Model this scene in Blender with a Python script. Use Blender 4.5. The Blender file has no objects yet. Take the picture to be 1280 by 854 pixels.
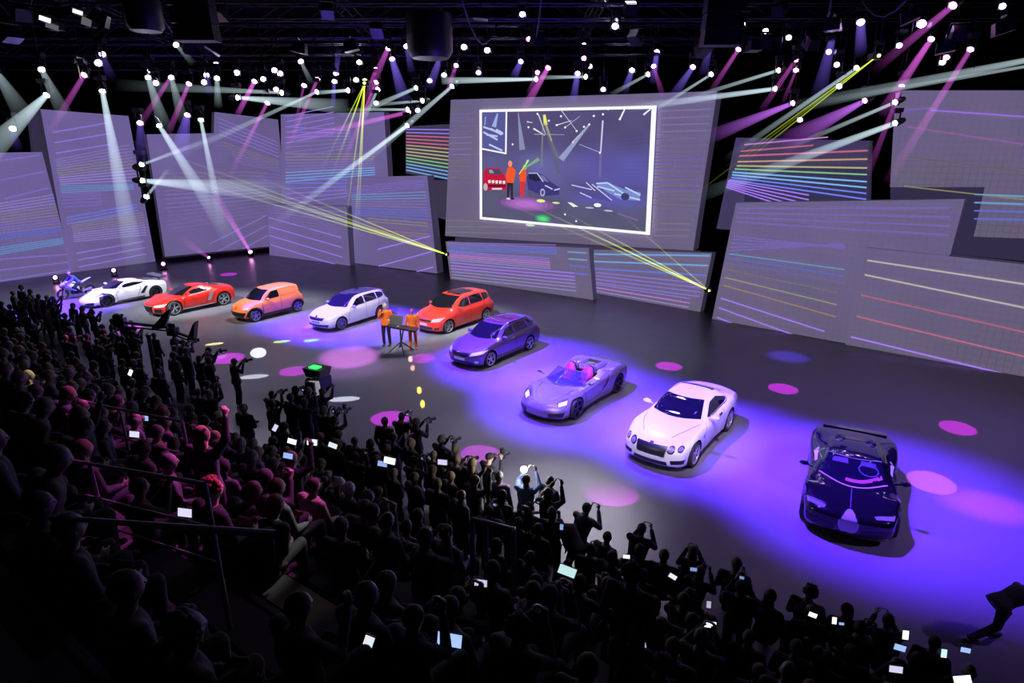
import bpy, bmesh, math, random
from mathutils import Vector, Matrix, Quaternion
from mathutils.bvhtree import BVHTree
random.seed(7)
SC = bpy.context.scene
COL = SC.collection
R = math.radians
SC.view_settings.view_transform = 'Standard'
SC.view_settings.look = 'None'
SC.cycles.transparent_max_bounces = 48
SC.cycles.max_bounces = 5
SC.cycles.diffuse_bounces = 2
SC.cycles.glossy_bounces = 3
SC.cycles.volume_bounces = 0
SC.cycles.sample_clamp_indirect = 4
SC.cycles.sample_clamp_direct = 12

# ---------------------------------------------------------------- camera
FPX, TILT, CAMH = 756.0, R(17.7), 8.2
cam_d = bpy.data.cameras.new('camera'); cam = bpy.data.objects.new('camera', cam_d); COL.objects.link(cam)
cam_d.sensor_width = 36; cam_d.lens = FPX / 1280 * 36; cam_d.clip_end = 300
cam.location = (0, 0, CAMH); cam.rotation_euler = (math.pi / 2 - TILT, 0, 0)
SC.camera = cam
CT, ST = math.cos(TILT), math.sin(TILT)

def ray(px, py):
    a, b = (px - 640) / FPX, -(py - 427) / FPX
    return Vector((a, CT + b * ST, -ST + b * CT))
EYE = Vector((0, 0, CAMH))
def at_z(px, py, z=0.0):
    d = ray(px, py); return EYE + d * ((z - CAMH) / d.z)
def at_dist(px, py, dist):
    d = ray(px, py); return EYE + d * (dist / math.hypot(d.x, d.y))
def at_plane(px, py, p0, n):
    d = ray(px, py); return EYE + d * ((p0 - EYE).dot(n) / d.dot(n))
def project(P):
    d = Vector(P) - EYE
    zc = d.y * CT - d.z * ST; yc = -(d.z * CT + d.y * ST)
    return 640 + FPX * d.x / zc, 427 + FPX * yc / zc, zc

# ---------------------------------------------------------------- materials
MATS = {}
def mat(name, color, rough=0.5, metal=0.0, emit=None, estr=0.0, coat=0.0, noise=0.0, nscale=8.0, spec=0.5):
    if name in MATS: return MATS[name]
    m = bpy.data.materials.new(name); m.use_nodes = True
    nt = m.node_tree; b = nt.nodes['Principled BSDF']
    c = (*color, 1)
    b.inputs['Base Color'].default_value = c
    b.inputs['Roughness'].default_value = rough
    b.inputs['Metallic'].default_value = metal
    b.inputs['Specular IOR Level'].default_value = spec
    b.inputs['Coat Weight'].default_value = coat
    b.inputs['Coat Roughness'].default_value = 0.05
    if noise:
        tc = nt.nodes.new('ShaderNodeTexCoord'); nz = nt.nodes.new('ShaderNodeTexNoise')
        nz.inputs['Scale'].default_value = nscale
        nt.links.new(tc.outputs['Object'], nz.inputs['Vector'])
        mx = nt.nodes.new('ShaderNodeMix'); mx.data_type = 'RGBA'
        mx.inputs['A'].default_value = (*[v * (1 - noise) for v in color], 1)
        mx.inputs['B'].default_value = (*[min(1, v * (1 + noise)) for v in color], 1)
        nt.links.new(nz.outputs['Fac'], mx.inputs['Factor'])
        nt.links.new(mx.outputs['Result'], b.inputs['Base Color'])
    if emit:
        b.inputs['Emission Color'].default_value = (*emit, 1)
        b.inputs['Emission Strength'].default_value = estr
    MATS[name] = m
    return m

def glow(name, color, s):
    if name in MATS: return MATS[name]
    m = bpy.data.materials.new(name); m.use_nodes = True
    nt = m.node_tree; nt.nodes.clear()
    o = nt.nodes.new('ShaderNodeOutputMaterial'); e = nt.nodes.new('ShaderNodeEmission')
    e.inputs['Color'].default_value = (*color, 1); e.inputs['Strength'].default_value = s
    nt.links.new(e.outputs[0], o.inputs[0]); MATS[name] = m
    return m

# ---------------------------------------------------------------- objects
def link(o, parent=None):
    COL.objects.link(o)
    if parent: o.parent = parent
    return o
def tag(o, label=None, cat=None, group=None, kind=None):
    if label: o['label'] = label
    if cat: o['category'] = cat
    if group: o['group'] = group
    if kind: o['kind'] = kind
    return o
def thing(name, label, cat, loc=(0, 0, 0), rz=0.0, group=None):
    o = bpy.data.objects.new(name, None); o.empty_display_size = 0.2
    COL.objects.link(o); o.location = loc; o.rotation_euler = (0, 0, rz)
    return tag(o, label, cat, group)
def sharpen(bm, ang=38):
    for e in bm.edges:
        if len(e.link_faces) == 2:
            try: e.smooth = e.calc_face_angle() < R(ang)
            except ValueError: e.smooth = True
def fin(name, bm, m, parent=None, smooth=True, ang=38, recalc=True):
    if recalc: bmesh.ops.recalc_face_normals(bm, faces=bm.faces[:])
    if smooth:
        sharpen(bm, ang)
        for f in bm.faces: f.smooth = True
    me = bpy.data.meshes.new(name); bm.to_mesh(me); bm.free()
    for x in (m if isinstance(m, (list, tuple)) else [m]): me.materials.append(x)
    return link(bpy.data.objects.new(name, me), parent)
def copy_tree(o, parent=None):
    c = o.copy(); COL.objects.link(c)
    if parent: c.parent = parent
    for ch in list(o.children): copy_tree(ch, c)
    return c

def box(bm, c, s, M=None, mi=0, taper=None):
    vs = []
    for k, (x, y, z) in enumerate([(-1,-1,-1),(1,-1,-1),(1,1,-1),(-1,1,-1),(-1,-1,1),(1,-1,1),(1,1,1),(-1,1,1)]):
        t = taper if (taper and z > 0) else 1
        v = Vector((x * s[0] / 2 * t, y * s[1] / 2 * t, z * s[2] / 2))
        if M is not None: v = M @ v
        vs.append(bm.verts.new(v + Vector(c)))
    for f in ((0,3,2,1),(4,5,6,7),(0,1,5,4),(1,2,6,5),(2,3,7,6),(3,0,4,7)):
        bm.faces.new([vs[i] for i in f]).material_index = mi
def tube(bm, a, b, r, r2=None, n=8, mi=0, cap=True):
    a, b = Vector(a), Vector(b); r2 = r if r2 is None else r2
    d = (b - a).normalized()
    u = d.orthogonal().normalized(); w = d.cross(u)
    A, B = [], []
    for i in range(n):
        t = 2 * math.pi * i / n; q = u * math.cos(t) + w * math.sin(t)
        A.append(bm.verts.new(a + q * r)); B.append(bm.verts.new(b + q * r2))
    for i in range(n):
        bm.faces.new((A[i], A[(i + 1) % n], B[(i + 1) % n], B[i])).material_index = mi
    if cap:
        bm.faces.new(A[::-1]).material_index = mi; bm.faces.new(B).material_index = mi
def lathe(bm, prof, M=None, n=24, mi=0):
    """prof: (r, h) pairs around local z"""
    rings = []
    for r, h in prof:
        ring = []
        for i in range(n if r > 1e-5 else 1):
            t = 2 * math.pi * i / n
            v = Vector((r * math.cos(t), r * math.sin(t), h))
            ring.append(bm.verts.new(M @ v if M is not None else v))
        rings.append(ring)
    for a, b in zip(rings, rings[1:]):
        for i in range(n):
            q = [a[i % len(a)], a[(i + 1) % len(a)], b[(i + 1) % len(b)], b[i % len(b)]]
            q2 = []
            for v in q:
                if v not in q2: q2.append(v)
            if len(q2) > 2: bm.faces.new(q2).material_index = mi
def ball(bm, c, s, M=None, nu=12, nv=8, mi=0):
    prof = [(math.sin(math.pi * i / nv), -math.cos(math.pi * i / nv)) for i in range(nv + 1)]
    T = Matrix.Translation(Vector(c)) @ (M.to_4x4() if M is not None else Matrix()) @ Matrix.Diagonal((*s, 1))
    lathe(bm, prof, T, nu, mi)
def newbm(): return bmesh.new()
def mesh_from(o):
    dg = bpy.context.evaluated_depsgraph_get(); dg.update()
    me = bpy.data.meshes.new_from_object(o.evaluated_get(dg), preserve_all_data_layers=True, depsgraph=dg)
    return me

def interp(pts, x):
    """monotone cubic through (x, y) control points"""
    if x <= pts[0][0]: return pts[0][1]
    if x >= pts[-1][0]: return pts[-1][1]
    n = len(pts)
    for i in range(n - 1):
        if x <= pts[i + 1][0]: break
    def sl(k): return (pts[k + 1][1] - pts[k][1]) / (pts[k + 1][0] - pts[k][0])
    def tan(k):
        if k == 0: return sl(0)
        if k == n - 1: return sl(n - 2)
        a, b = sl(k - 1), sl(k)
        return 0 if a * b <= 0 else 2 * a * b / (a + b)
    h = pts[i + 1][0] - pts[i][0]; t = (x - pts[i][0]) / h
    return ((1 + 2 * t) * (1 - t) ** 2 * pts[i][1] + t * (1 - t) ** 2 * h * tan(i)
            + t * t * (3 - 2 * t) * pts[i + 1][1] + t * t * (t - 1) * h * tan(i + 1))
def sstep(t):
    t = max(0, min(1, t)); return t * t * (3 - 2 * t)
# ================================================================ CARS
M_TYRE = mat('tyre_rubber', (0.012, 0.012, 0.013), 0.75)
M_CHROME = mat('chrome', (0.75, 0.75, 0.78), 0.15, 1.0)
M_ALU = mat('polished_alloy', (0.72, 0.72, 0.76), 0.25, 0.85)
M_DARKALU = mat('dark_alloy', (0.05, 0.05, 0.055), 0.3, 0.8)
M_BLACK = mat('black_plastic', (0.012, 0.012, 0.014), 0.45)
M_GRILLE = mat('grille_black', (0.008, 0.008, 0.01), 0.35)
M_ARCH = mat('arch_black', (0.006, 0.006, 0.007), 0.8)
M_GLASS = mat('tinted_glass', (0.005, 0.005, 0.008), 0.05, 0, coat=1.0, spec=0.8)
M_LAMP = mat('headlamp_glass', (0.75, 0.78, 0.85), 0.12, 0.3, emit=(0.8, 0.85, 1), estr=0.10, coat=1.0)
M_TAIL = mat('tail_lamp_red', (0.5, 0.01, 0.015), 0.15, coat=1.0)
M_PLATE = mat('plate_white', (0.75, 0.75, 0.8), 0.4)
M_SEAM = mat('panel_gap', (0.01, 0.01, 0.012), 0.8)

def resample(pl, n):
    L = [0]
    for a, b in zip(pl, pl[1:]): L.append(L[-1] + math.dist(a, b))
    out = []
    for i in range(n):
        t = L[-1] * i / (n - 1); k = 0
        while k < len(L) - 2 and L[k + 1] < t: k += 1
        f = (t - L[k]) / max(1e-9, L[k + 1] - L[k])
        out.append([pl[k][j] + (pl[k + 1][j] - pl[k][j]) * f for j in range(len(pl[0]))])
    return out

class Car:
    def __init__(s, spec, label, cat, loc, rz, paint):
        s.sp = spec; s.root = thing(spec['name'], label, cat, (loc[0], loc[1], 0), rz)
        s.paint = paint; s.build_body()
    def build_body(s):
        sp = s.sp; L = sp['L']; fo = sp['fo']; W = sp['W'] / 2
        xs = [0, .008, .02, .04, .07, .11]; x = .17
        while x < L - .17: xs.append(x); x += .075
        xs += [L - .11, L - .07, L - .04, L - .02, L - .008, L]
        nose = sp.get('nose', [(.2, .05), (.4, 0), (.55, 0), (.8, .06)])
        tail = sp.get('tail', [(.2, .08), (.45, 0), (.7, 0), (.9, .05)])
        cf, cr = sp.get('cf', .35), sp.get('cr', .22)
        rr = .09
        def half(x):
            zt = interp(sp['top'], x); zb = interp(sp['belt'], x); w = interp(sp['w'], x); z0 = interp(sp['sill'], x)
            wr = interp(sp['wr'], x)
            if x < .12 or x > L - .12: zt = max(zt, zb + .05)
            k = sstep((zt - zb - .06) / .22)
            bt = sp.get('tuck', .93)
            h = zb - z0
            lo = [(.86 * w * i / 6, z0) for i in range(7)] + [(.95 * w, z0 + .03), (.985 * w, z0 + .25 * h), (w, z0 + .5 * h),
                  (w, z0 + .72 * h), (.985 * w, z0 + .88 * h), (bt * w, zb)]
            hood, cab = [], []
            for i in range(1, 11):
                q = 1 - i / 10
                y = bt * w * (1 - (1 - q) ** 1.0)
                hood.append((y * (.985 if i < 2 else 1), zt - (zt - zb) * (y / (bt * w)) ** (2.6 if zt > zb else 2.0)))
            yb = bt * w
            for t in (.12, .35, .6, .85): cab.append((yb + (wr - yb) * (t ** 1.15), zb + (zt - .07 - zb) * t))
            cab += [(wr * .985, zt - .055), (wr * .93, zt - .03), (wr * .8, zt - .016), (wr * .55, zt - .006), (wr * .28, zt - .001), (0, zt)]
            up = [(a[0] * (1 - k) + b[0] * k, a[1] * (1 - k) + b[1] * k) for a, b in zip(hood, cab)]
            pts = lo + up
            e = None
            if x < rr: e = 1 - x / rr
            elif x > L - rr: e = 1 - (L - x) / rr
            if e:
                sh = .075 * (1 - math.sqrt(max(0, 1 - e * e)))
                zm = (z0 + zt) / 2
                pts = [(max(0, y - sh * (y / w)), z + sh * (zm - z) / max(.1, (zt - z0) / 2)) for y, z in pts]
            return pts, w
        def shift(x, y, z, w):
            ff = max(0, 1 - x / 1.0); fr = max(0, 1 - (L - x) / .8)
            return x + (cf * (abs(y) / W) ** 2.4 + interp(nose, z)) * ff - (cr * (abs(y) / W) ** 2.4 + interp(tail, z)) * fr
        bm = newbm(); rings = []
        for x in xs:
            pts, w = half(x)
            ring = []
            for (y, z) in pts: ring.append(bm.verts.new((shift(x, y, z, w) - fo, -y, z)))
            for (y, z) in pts[-2:0:-1]: ring.append(bm.verts.new((shift(x, y, z, w) - fo, y, z)))
            rings.append(ring)
        n = len(rings[0]); m = (n + 2) // 2
        for a, b in zip(rings, rings[1:]):
            for i in range(n): bm.faces.new((a[i], a[(i + 1) % n], b[(i + 1) % n], b[i]))
        for ring, x in ((rings[0], 0), (rings[-1], L)):
            K = 12; rows = [[ring[i] for i in range(6, -1, -1)] + [ring[n - i] for i in range(1, 7)]]
            for j in range(7, m - 1):
                A, B = ring[j], ring[n - j]; row = [A]
                pts, w = half(x)
                for q in range(1, K):
                    y = pts[j][0] * (1 - 2 * q / K)
                    row.append(bm.verts.new((shift(x, y, pts[j][1], w) - fo, -y, pts[j][1])))
                row.append(B); rows.append(row)
            rows.append([ring[m - 1]])
            for a, b in zip(rows, rows[1:]):
                if len(b) == 1:
                    for q in range(K): bm.faces.new((a[q], a[q + 1], b[0]))
                else:
                    for q in range(K): bm.faces.new((a[q], a[q + 1], b[q + 1], b[q]))
        bmesh.ops.recalc_face_normals(bm, faces=bm.faces[:])
        s.bvh = BVHTree.FromBMesh(bm)
        body = fin('body', bm, [s.paint, M_ARCH], s.root)
        # wheel arches and cockpit are cut out of the shell
        cut = newbm(); Rw = sp['R']
        for xw in (0, sp['wb']):
            for sd in (-1, 1):
                yo = W + .15; yi = W - .34
                lathe(cut, [(0, 0), (Rw + .055, 0), (Rw + .055, .49), (0, .49)],
                      Matrix.Translation((xw, sd * yo, Rw * .98)) @ Matrix.Rotation(R(90) * sd, 4, 'X'), 40, 1)
        for (c, sz) in sp.get('cuts', []):
            box(cut, (c[0] - fo, c[1], c[2]), sz, mi=1)
        bmesh.ops.recalc_face_normals(cut, faces=cut.faces[:])
        cme = bpy.data.meshes.new('c'); cut.to_mesh(cme); cut.free()
        cme.materials.append(s.paint); cme.materials.append(M_ARCH)
        co = bpy.data.objects.new('c', cme); link(co, s.root)
        md = body.modifiers.new('b', 'BOOLEAN'); md.object = co; md.operation = 'DIFFERENCE'; md.solver = 'EXACT'
        me = mesh_from(body); body.modifiers.clear(); old = body.data; body.data = me
        bpy.data.objects.remove(co); bpy.data.meshes.remove(cme); bpy.data.meshes.remove(old)
        b2 = newbm(); b2.from_mesh(me); sharpen(b2, 36)
        for f in b2.faces: f.smooth = True
        b2.to_mesh(me); b2.free()
        s.body = body
        s.wheels()
    def hit(s, o, d):
        h = s.bvh.ray_cast(Vector(o), Vector(d).normalized())
        if h[0] is None:
            h = s.bvh.find_nearest(Vector(o) + Vector(d).normalized() * 4)
        nn = h[1]
        if nn.dot(Vector(d)) > 0: nn = -nn
        return h[0], nn
    def patch(s, name, axis, A, B, m, nu=14, nv=5, off=.006, parent=None, both=False, label=None, thick=.0):
        """loft between outlines A and B, drawn on a projection plane, laid onto the body.
        axis: x front (y,z)  X rear (y,z)  s side near (x,z)  z top (x,y); x counted from the nose"""
        fo = s.sp['fo']; objs = []
        for sd in ((1, -1) if both else (1,)):
            A2, B2 = resample(A, nu), resample(B, nu)
            bm = newbm(); g = []
            for j in range(nv):
                row = []
                for i in range(nu):
                    t = j / (nv - 1); a = A2[i][0] * (1 - t) + B2[i][0] * t; b = A2[i][1] * (1 - t) + B2[i][1] * t
                    if axis == 'x': o, d = (-5, a * sd, b), (1, 0, 0)
                    elif axis == 'X': o, d = (8, a * sd, b), (-1, 0, 0)
                    elif axis == 's': o, d = (a - fo, -4 * sd, b), (0, sd, 0)
                    elif axis == 'z': o, d = (a - fo, b * sd, 4), (0, 0, -1)
                    elif axis == 'd':   # seen from the front corner and a little above; a = x, b = y
                        o, d = (a - fo - 3, b * sd, 2.6), (3, 0, -2.0)
                    h, nn = s.hit(o, d)
                    row.append(bm.verts.new(h + nn * off))
                g.append(row)
            for j in range(nv - 1):
                for i in range(nu - 1):
                    try: bm.faces.new((g[j][i], g[j][i + 1], g[j + 1][i + 1], g[j + 1][i]))
                    except ValueError: pass
            bmesh.ops.remove_doubles(bm, verts=bm.verts[:], dist=.0004)
            bmesh.ops.recalc_face_normals(bm, faces=bm.faces[:])
            for f in bm.faces: f.smooth = True
            me = bpy.data.meshes.new(name); bm.to_mesh(me); bm.free(); me.materials.append(m)
            o = link(bpy.data.objects.new(name, me), parent or s.root)
            if label: o['label'] = label
            if thick:
                md = o.modifiers.new('s', 'SOLIDIFY'); md.thickness = thick; md.offset = 0
            objs.append(o)
        return objs
    def strip(s, name, axis, pts, w, m, both=False, off=.008):
        """a thin line following a polyline on the projection plane"""
        A, B = [], []
        for i, p in enumerate(pts):
            q0 = pts[max(0, i - 1)]; q1 = pts[min(len(pts) - 1, i + 1)]
            d = (q1[0] - q0[0], q1[1] - q0[1]); l = math.hypot(*d) or 1
            nx, ny = -d[1] / l * w / 2, d[0] / l * w / 2
            A.append((p[0] + nx, p[1] + ny)); B.append((p[0] - nx, p[1] - ny))
        return s.patch(name, axis, A, B, m, nu=max(8, 5 * len(pts)), nv=2, off=off, both=both)
    def wheels(s):
        sp = s.sp; Rw = sp['R']; W = sp['W'] / 2; wt = sp.get('tw', .22); ri = Rw * sp.get('rimf', .72); ns = sp.get('spokes', 5)
        rimm = sp.get('rim', M_ALU)
        bm = newbm(); M = Matrix.Rotation(R(90), 4, 'X')
        lathe(bm, [(ri * .98, -wt / 2 + .02), (ri * 1.04, -wt / 2), (Rw - .03, -wt / 2), (Rw - .006, -wt / 2 + .03), (Rw, -wt / 4), (Rw, wt / 4),
                   (Rw - .006, wt / 2 - .03), (Rw - .03, wt / 2), (ri * 1.04, wt / 2), (ri * .98, wt / 2 - .02), (ri * .98, -wt / 2 + .02)], M, 36)
        tyre = fin('wheel', bm, M_TYRE, s.root)
        bm = newbm(); f = wt / 2 - .012
        lathe(bm, [(ri * .99, f), (ri * .99, f + .012), (ri * .91, f + .008), (ri * .88, f - .05), (ri * .9, -f), (ri * .97, -f)], M, 36)
        lathe(bm, [(0, f - .005), (ri * .17, f - .008), (ri * .2, f - .03), (ri * .2, -.02), (0, -.02)], M, 16)
        for k in range(ns):
            a = 2 * math.pi * k / ns + math.pi / 2
            for dd in sp.get('fork', (0,)):
                a1 = a + dd
                p0 = Vector((math.cos(a) * ri * .15, math.sin(a) * ri * .15)); p1 = Vector((math.cos(a1) * ri * .93, math.sin(a1) * ri * .93))
                dr = (p1 - p0).normalized(); nn = Vector((-dr.y, dr.x)); w0, w1 = ri * sp.get('sw', .13), ri * sp.get('sw', .13) * .8
                q = [p0 + nn * w0 / 2, p0 - nn * w0 / 2, p1 - nn * w1 / 2, p1 + nn * w1 / 2]
                vs = []
                for zz in (f - .002, f - .035):
                    vs.append([bm.verts.new(M @ Vector((v.x, v.y, zz - (.006 if i < 2 else 0)))) for i, v in enumerate(q)])
                a_, b_ = vs
                bm.faces.new(a_); bm.faces.new(b_[::-1])
                for i in range(4): bm.faces.new((a_[i], b_[i], b_[(i + 1) % 4], a_[(i + 1) % 4]))
        rim = fin('rim', bm, rimm, tyre, ang=30)
        bm = newbm(); lathe(bm, [(0, 0), (ri * .72, 0), (ri * .72, .02), (0, .02)], M, 24)
        br = fin('brake_disc', bm, mat('brake_steel', (.12, .12, .13), .35, .9), tyre)
        # M maps local +z to -y: outer face points to the near (-y) side
        first = True
        for xw in (0, sp['wb']):
            for sd in (-1, 1):
                w = tyre if first else copy_tree(tyre, s.root); first = False
                w.location = (xw, sd * (interp(sp['w'], xw + sp['fo']) - wt / 2 - .012), Rw)
                if sd > 0: w.rotation_euler = (0, 0, math.pi)
    def mirror(s, x, z, y=None, m=None, arm=.12, size=(.075, .12, .065)):
        fo = s.sp['fo']; W = s.sp['W'] / 2; y = y or W * .93
        for sd in (-1, 1):
            bm = newbm()
            ball(bm, (x - fo, sd * (y + arm), z), (size[0], size[1], size[2]), nu=14, nv=8)
            tube(bm, (x - fo + .02, sd * (y - .04), z - .06), (x - fo, sd * (y + arm * .6), z - .02), .022, n=6)
            o = fin('wing_mirror', bm, m or s.paint, s.root)
            bm = newbm(); ball(bm, (x - fo + size[0] * .75, sd * (y + arm), z), (.02, size[1] * .85, size[2] * .8), nu=12, nv=6)
            fin('mirror_glass', bm, M_CHROME, o)
    def windows(s, ws, side, rear=None, glass=None):
        g = glass or M_GLASS
        s.patch('windshield', 'z', [(x, y * .95) for x, y in ws[0]], [(x, y * .94) for x, y in ws[1]], g, 20, 10, .009)
        for (lo, up) in side: s.patch('side_window', 's', lo, up, g, 14, 6, .007, both=True)
        if rear: s.patch('rear_window', rear[0], rear[1], rear[2], g, 16, 7, .007)

def ws_curve(x, w, bow, n=9, sgn=-1):
    """a crosswise curve at x, half width w, bulging forward by bow in the middle"""
    return [(x + (bow if sgn < 0 else -bow) * ((i / (n - 1)) * 2 - 1) ** 2, -w + 2 * w * i / (n - 1)) for i in range(n)]

def paint(name, c, rough=.28, metal=0.0, coat=1.0): return mat(name, c, rough, metal, coat=coat)
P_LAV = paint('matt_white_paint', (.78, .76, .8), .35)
P_RED = paint('glossy_red_paint', (.72, .018, .012), .25)
P_ORANGE = paint('orange_paint', (.80, .20, .055), .35)
P_WHITE = paint('white_paint', (.80, .79, .80), .28)
P_TORNADO = paint('tomato_red_paint', (.66, .032, .022), .28)
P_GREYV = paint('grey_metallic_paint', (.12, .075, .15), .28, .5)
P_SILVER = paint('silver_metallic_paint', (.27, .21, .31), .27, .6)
P_BLACK = paint('black_paint', (.004, .003, .006), .07)

CARP = {'lambo': (-22.7, 32.44, 56.3), 'r8': (-18.09, 30.68, 53.9), 'up': (-13.32, 29.38, 54.0), 'skoda': (-8.75, 27.93, 58.3),
        'red': (-3.61, 27.49, 52.5), 'seat': (-1.53, 22.94, 53.1), 'porsche': (1.33, 18.17, 52.6), 'bentley': (4.19, 15.14, 52.9),
        'bugatti': (7.65, 11.95, 61.0)}

# ---- low white wedge supercar with a tall rear wing
sp = dict(name='sports_car', L=4.34, W=1.9, fo=.93, wb=2.56, R=.335, tw=.25, rimf=.78, spokes=5, fork=(-.16, .16), sw=.09, rim=M_DARKALU,
  top=[(0, .40), (.25, .52), (.7, .68), (1.2, .81), (1.35, .86), (2.05, 1.13), (2.45, 1.165), (2.9, 1.13), (3.5, 1.0), (4.0, .92), (4.34, .86)],
  belt=[(0, .40), (.5, .60), (.93, .72), (1.35, .75), (2.0, .80), (2.8, .88), (3.5, .93), (4.0, .90), (4.34, .84)],
  w=[(0, .86), (.5, .92), (.93, .95), (1.6, .90), (2.4, .90), (3.2, .95), (3.6, .955), (4.34, .88)],
  wr=[(0, .6), (1.3, .62), (2.2, .55), (3, .55), (4.34, .6)], sill=[(0, .12), (4.34, .14)], cf=.42, nose=[(.1, .0), (.3, 0), (.45, .10), (.8, .2)])
c = Car(sp, 'white low wedge-shaped sports car with big rear wing, between motorcycle and red sports car', 'car', *[CARP['lambo'][:2], R(CARP['lambo'][2])], P_LAV)
c.windows((ws_curve(1.22, .70, .34), ws_curve(2.05, .50, .12)),
          [([(1.62, .85), (2.1, .86), (2.75, .93), (3.02, .98)], [(1.66, .87), (2.05, 1.02), (2.5, 1.06), (3.02, .99)])], ('z', ws_curve(2.9, .45, -.02), ws_curve(3.5, .38, -.04)))
c.patch('front_intake', 'x', [(-.80, .16), (-.25, .16)], [(-.82, .33), (-.40, .27)], M_GRILLE)
c.patch('front_intake', 'x', [(.25, .16), (.80, .16)], [(.40, .27), (.82, .33)], M_GRILLE)
c.patch('headlight', 'd', [(.42, .56), (.95, .78)], [(.30, .66), (.80, .86)], M_LAMP, both=True)
c.patch('headlight_surround', 'd', [(.52, .50), (.98, .72)], [(.45, .56), (.95, .76)], M_GRILLE, both=True)
c.patch('side_intake', 's', [(2.66, .42), (2.86, .40)], [(2.96, .78), (3.12, .80)], M_GRILLE, both=True)
c.strip('door_seam', 's', [(1.45, .30), (1.42, .62), (1.60, .80)], .02, M_SEAM, True)
c.strip('door_seam', 's', [(2.55, .30), (2.75, .82)], .02, M_SEAM, True)
c.patch('sill_stripe', 's', [(1.4, .17), (2.9, .19)], [(1.4, .22), (2.9, .26)], M_GRILLE, both=True)
c.patch('engine_cover', 'z', ws_curve(3.05, .5, 0), ws_curve(3.95, .45, 0), mat('violet_grey_cover', (.10, .09, .16), .3))
c.mirror(1.72, .93, .78)
bm = newbm()
for sd in (-1, 1): box(bm, (3.1, sd * .45, .98), (.14, .03, .28), Matrix.Rotation(R(20), 3, 'Y'))
box(bm, (3.2, 0, 1.13), (.34, 1.45, .035), Matrix.Rotation(R(-8), 3, 'Y'))
for sd in (-1, 1): box(bm, (3.2, sd * .73, 1.11), (.38, .03, .14))
fin('rear_wing', bm, mat('violet_grey_cover', (.10, .09, .16), .3), c.root)

# ---- red mid engined sports car
sp = dict(name='sports_car', L=4.43, W=1.94, fo=.92, wb=2.65, R=.37, tw=.26, rimf=.80, spokes=5, fork=(-.2, .2), sw=.13, rim=M_ALU,
  top=[(0, .60), (.3, .70), (.8, .83), (1.2, .92), (1.35, .96), (2.1, 1.23), (2.5, 1.27), (3.0, 1.22), (3.6, 1.08), (4.1, 1.0), (4.43, .93)],
  belt=[(0, .56), (.5, .74), (.92, .86), (1.35, .84), (2.1, .87), (2.9, .94), (3.57, 1.02), (4.1, .97), (4.43, .88)],
  w=[(0, .86), (.5, .93), (.92, .97), (1.6, .92), (2.6, .92), (3.3, .965), (3.7, .97), (4.43, .90)],
  wr=[(0, .6), (1.3, .64), (2.2, .57), (3, .57), (4.43, .62)], sill=[(0, .17), (4.43, .2)], cf=.38)
c = Car(sp, 'bright red low sports car with silver side blade and chrome wheels', 'car', *[CARP['r8'][:2], R(CARP['r8'][2])], P_RED)
c.windows((ws_curve(1.22, .73, .32), ws_curve(2.1, .53, .12)),
          [([(1.62, .92), (2.2, .93), (2.75, .98)], [(1.66, .95), (2.15, 1.13), (2.72, 1.14)])], ('z', ws_curve(3.0, .48, -.02), ws_curve(3.75, .4, -.04)))
c.patch('cowl_panel', 'z', ws_curve(1.17, .74, .32), ws_curve(1.25, .73, .32), M_CHROME, off=.012)
c.patch('grille', 'x', [(-.40, .22), (.40, .22)], [(-.46, .54), (.46, .54)], M_GRILLE)
c.strip('grille_frame', 'x', [(-.48, .55), (-.42, .21), (.42, .21), (.48, .55), (-.48, .55)], .035, M_ALU)
c.patch('front_intake', 'x', [(.56, .22), (.84, .24)], [(.54, .42), (.86, .44)], M_GRILLE, both=True)
c.patch('headlight', 'x', [(.52, .51), (.88, .53)], [(.54, .60), (.90, .66)], M_LAMP, both=True)
c.patch('bumper_lip', 'x', [(-.80, .18), (.80, .18)], [(-.80, .215), (.80, .215)], M_ALU)
c.patch('side_blade', 's', [(2.68, .46), (2.86, .46)], [(2.86, .86), (3.10, .90)], M_ALU, both=True, off=.02)
c.patch('quarter_panel', 's', [(2.80, .98), (3.1, 1.0)], [(2.78, 1.15), (3.08, 1.08)], M_ALU, both=True, off=.01)
c.patch('sill_trim', 's', [(1.36, .20), (3.1, .20)], [(1.36, .26), (3.1, .26)], M_CHROME, both=True, off=.012)
c.strip('door_seam', 's', [(1.5, .28), (1.46, .7), (1.6, .88)], .02, M_SEAM, True)
c.strip('door_seam', 's', [(2.62, .28), (2.66, .6), (2.76, .92)], .02, M_SEAM, True)
c.patch('engine_vent', 'z', ws_curve(3.78, .5, 0), ws_curve(3.95, .5, 0), M_ALU)
c.mirror(1.72, 1.0, .80)

# ---- orange delivery van, small
sp = dict(name='compact_van', L=3.54, W=1.645, fo=.58, wb=2.42, R=.30, tw=.19, rimf=.78, spokes=5, fork=(-.15, .15), sw=.12, rim=mat('blue_grey_alloy', (.35, .35, .45), .3, .7),
  top=[(0, .74), (.15, .84), (.5, .94), (.85, 1.0), (1.55, 1.40), (1.9, 1.46), (2.6, 1.48), (3.1, 1.45), (3.36, 1.39), (3.44, 1.1), (3.54, .95)],
  belt=[(0, .66), (.4, .82), (.85, .90), (2, .95), (3.0, .99), (3.54, .90)],
  w=[(0, .74), (.4, .81), (.7, .822), (3.0, .822), (3.54, .76)],
  wr=[(0, .6), (.9, .66), (1.6, .62), (3.0, .60), (3.54, .56)], sill=[(0, .2), (.6, .18), (3, .2), (3.54, .24)], cf=.26, cr=.12,
  nose=[(.2, .03), (.4, 0), (.55, .01), (.8, .09)], tail=[(.2, .05), (.5, 0), (.9, .05), (1.4, .1)])
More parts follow.
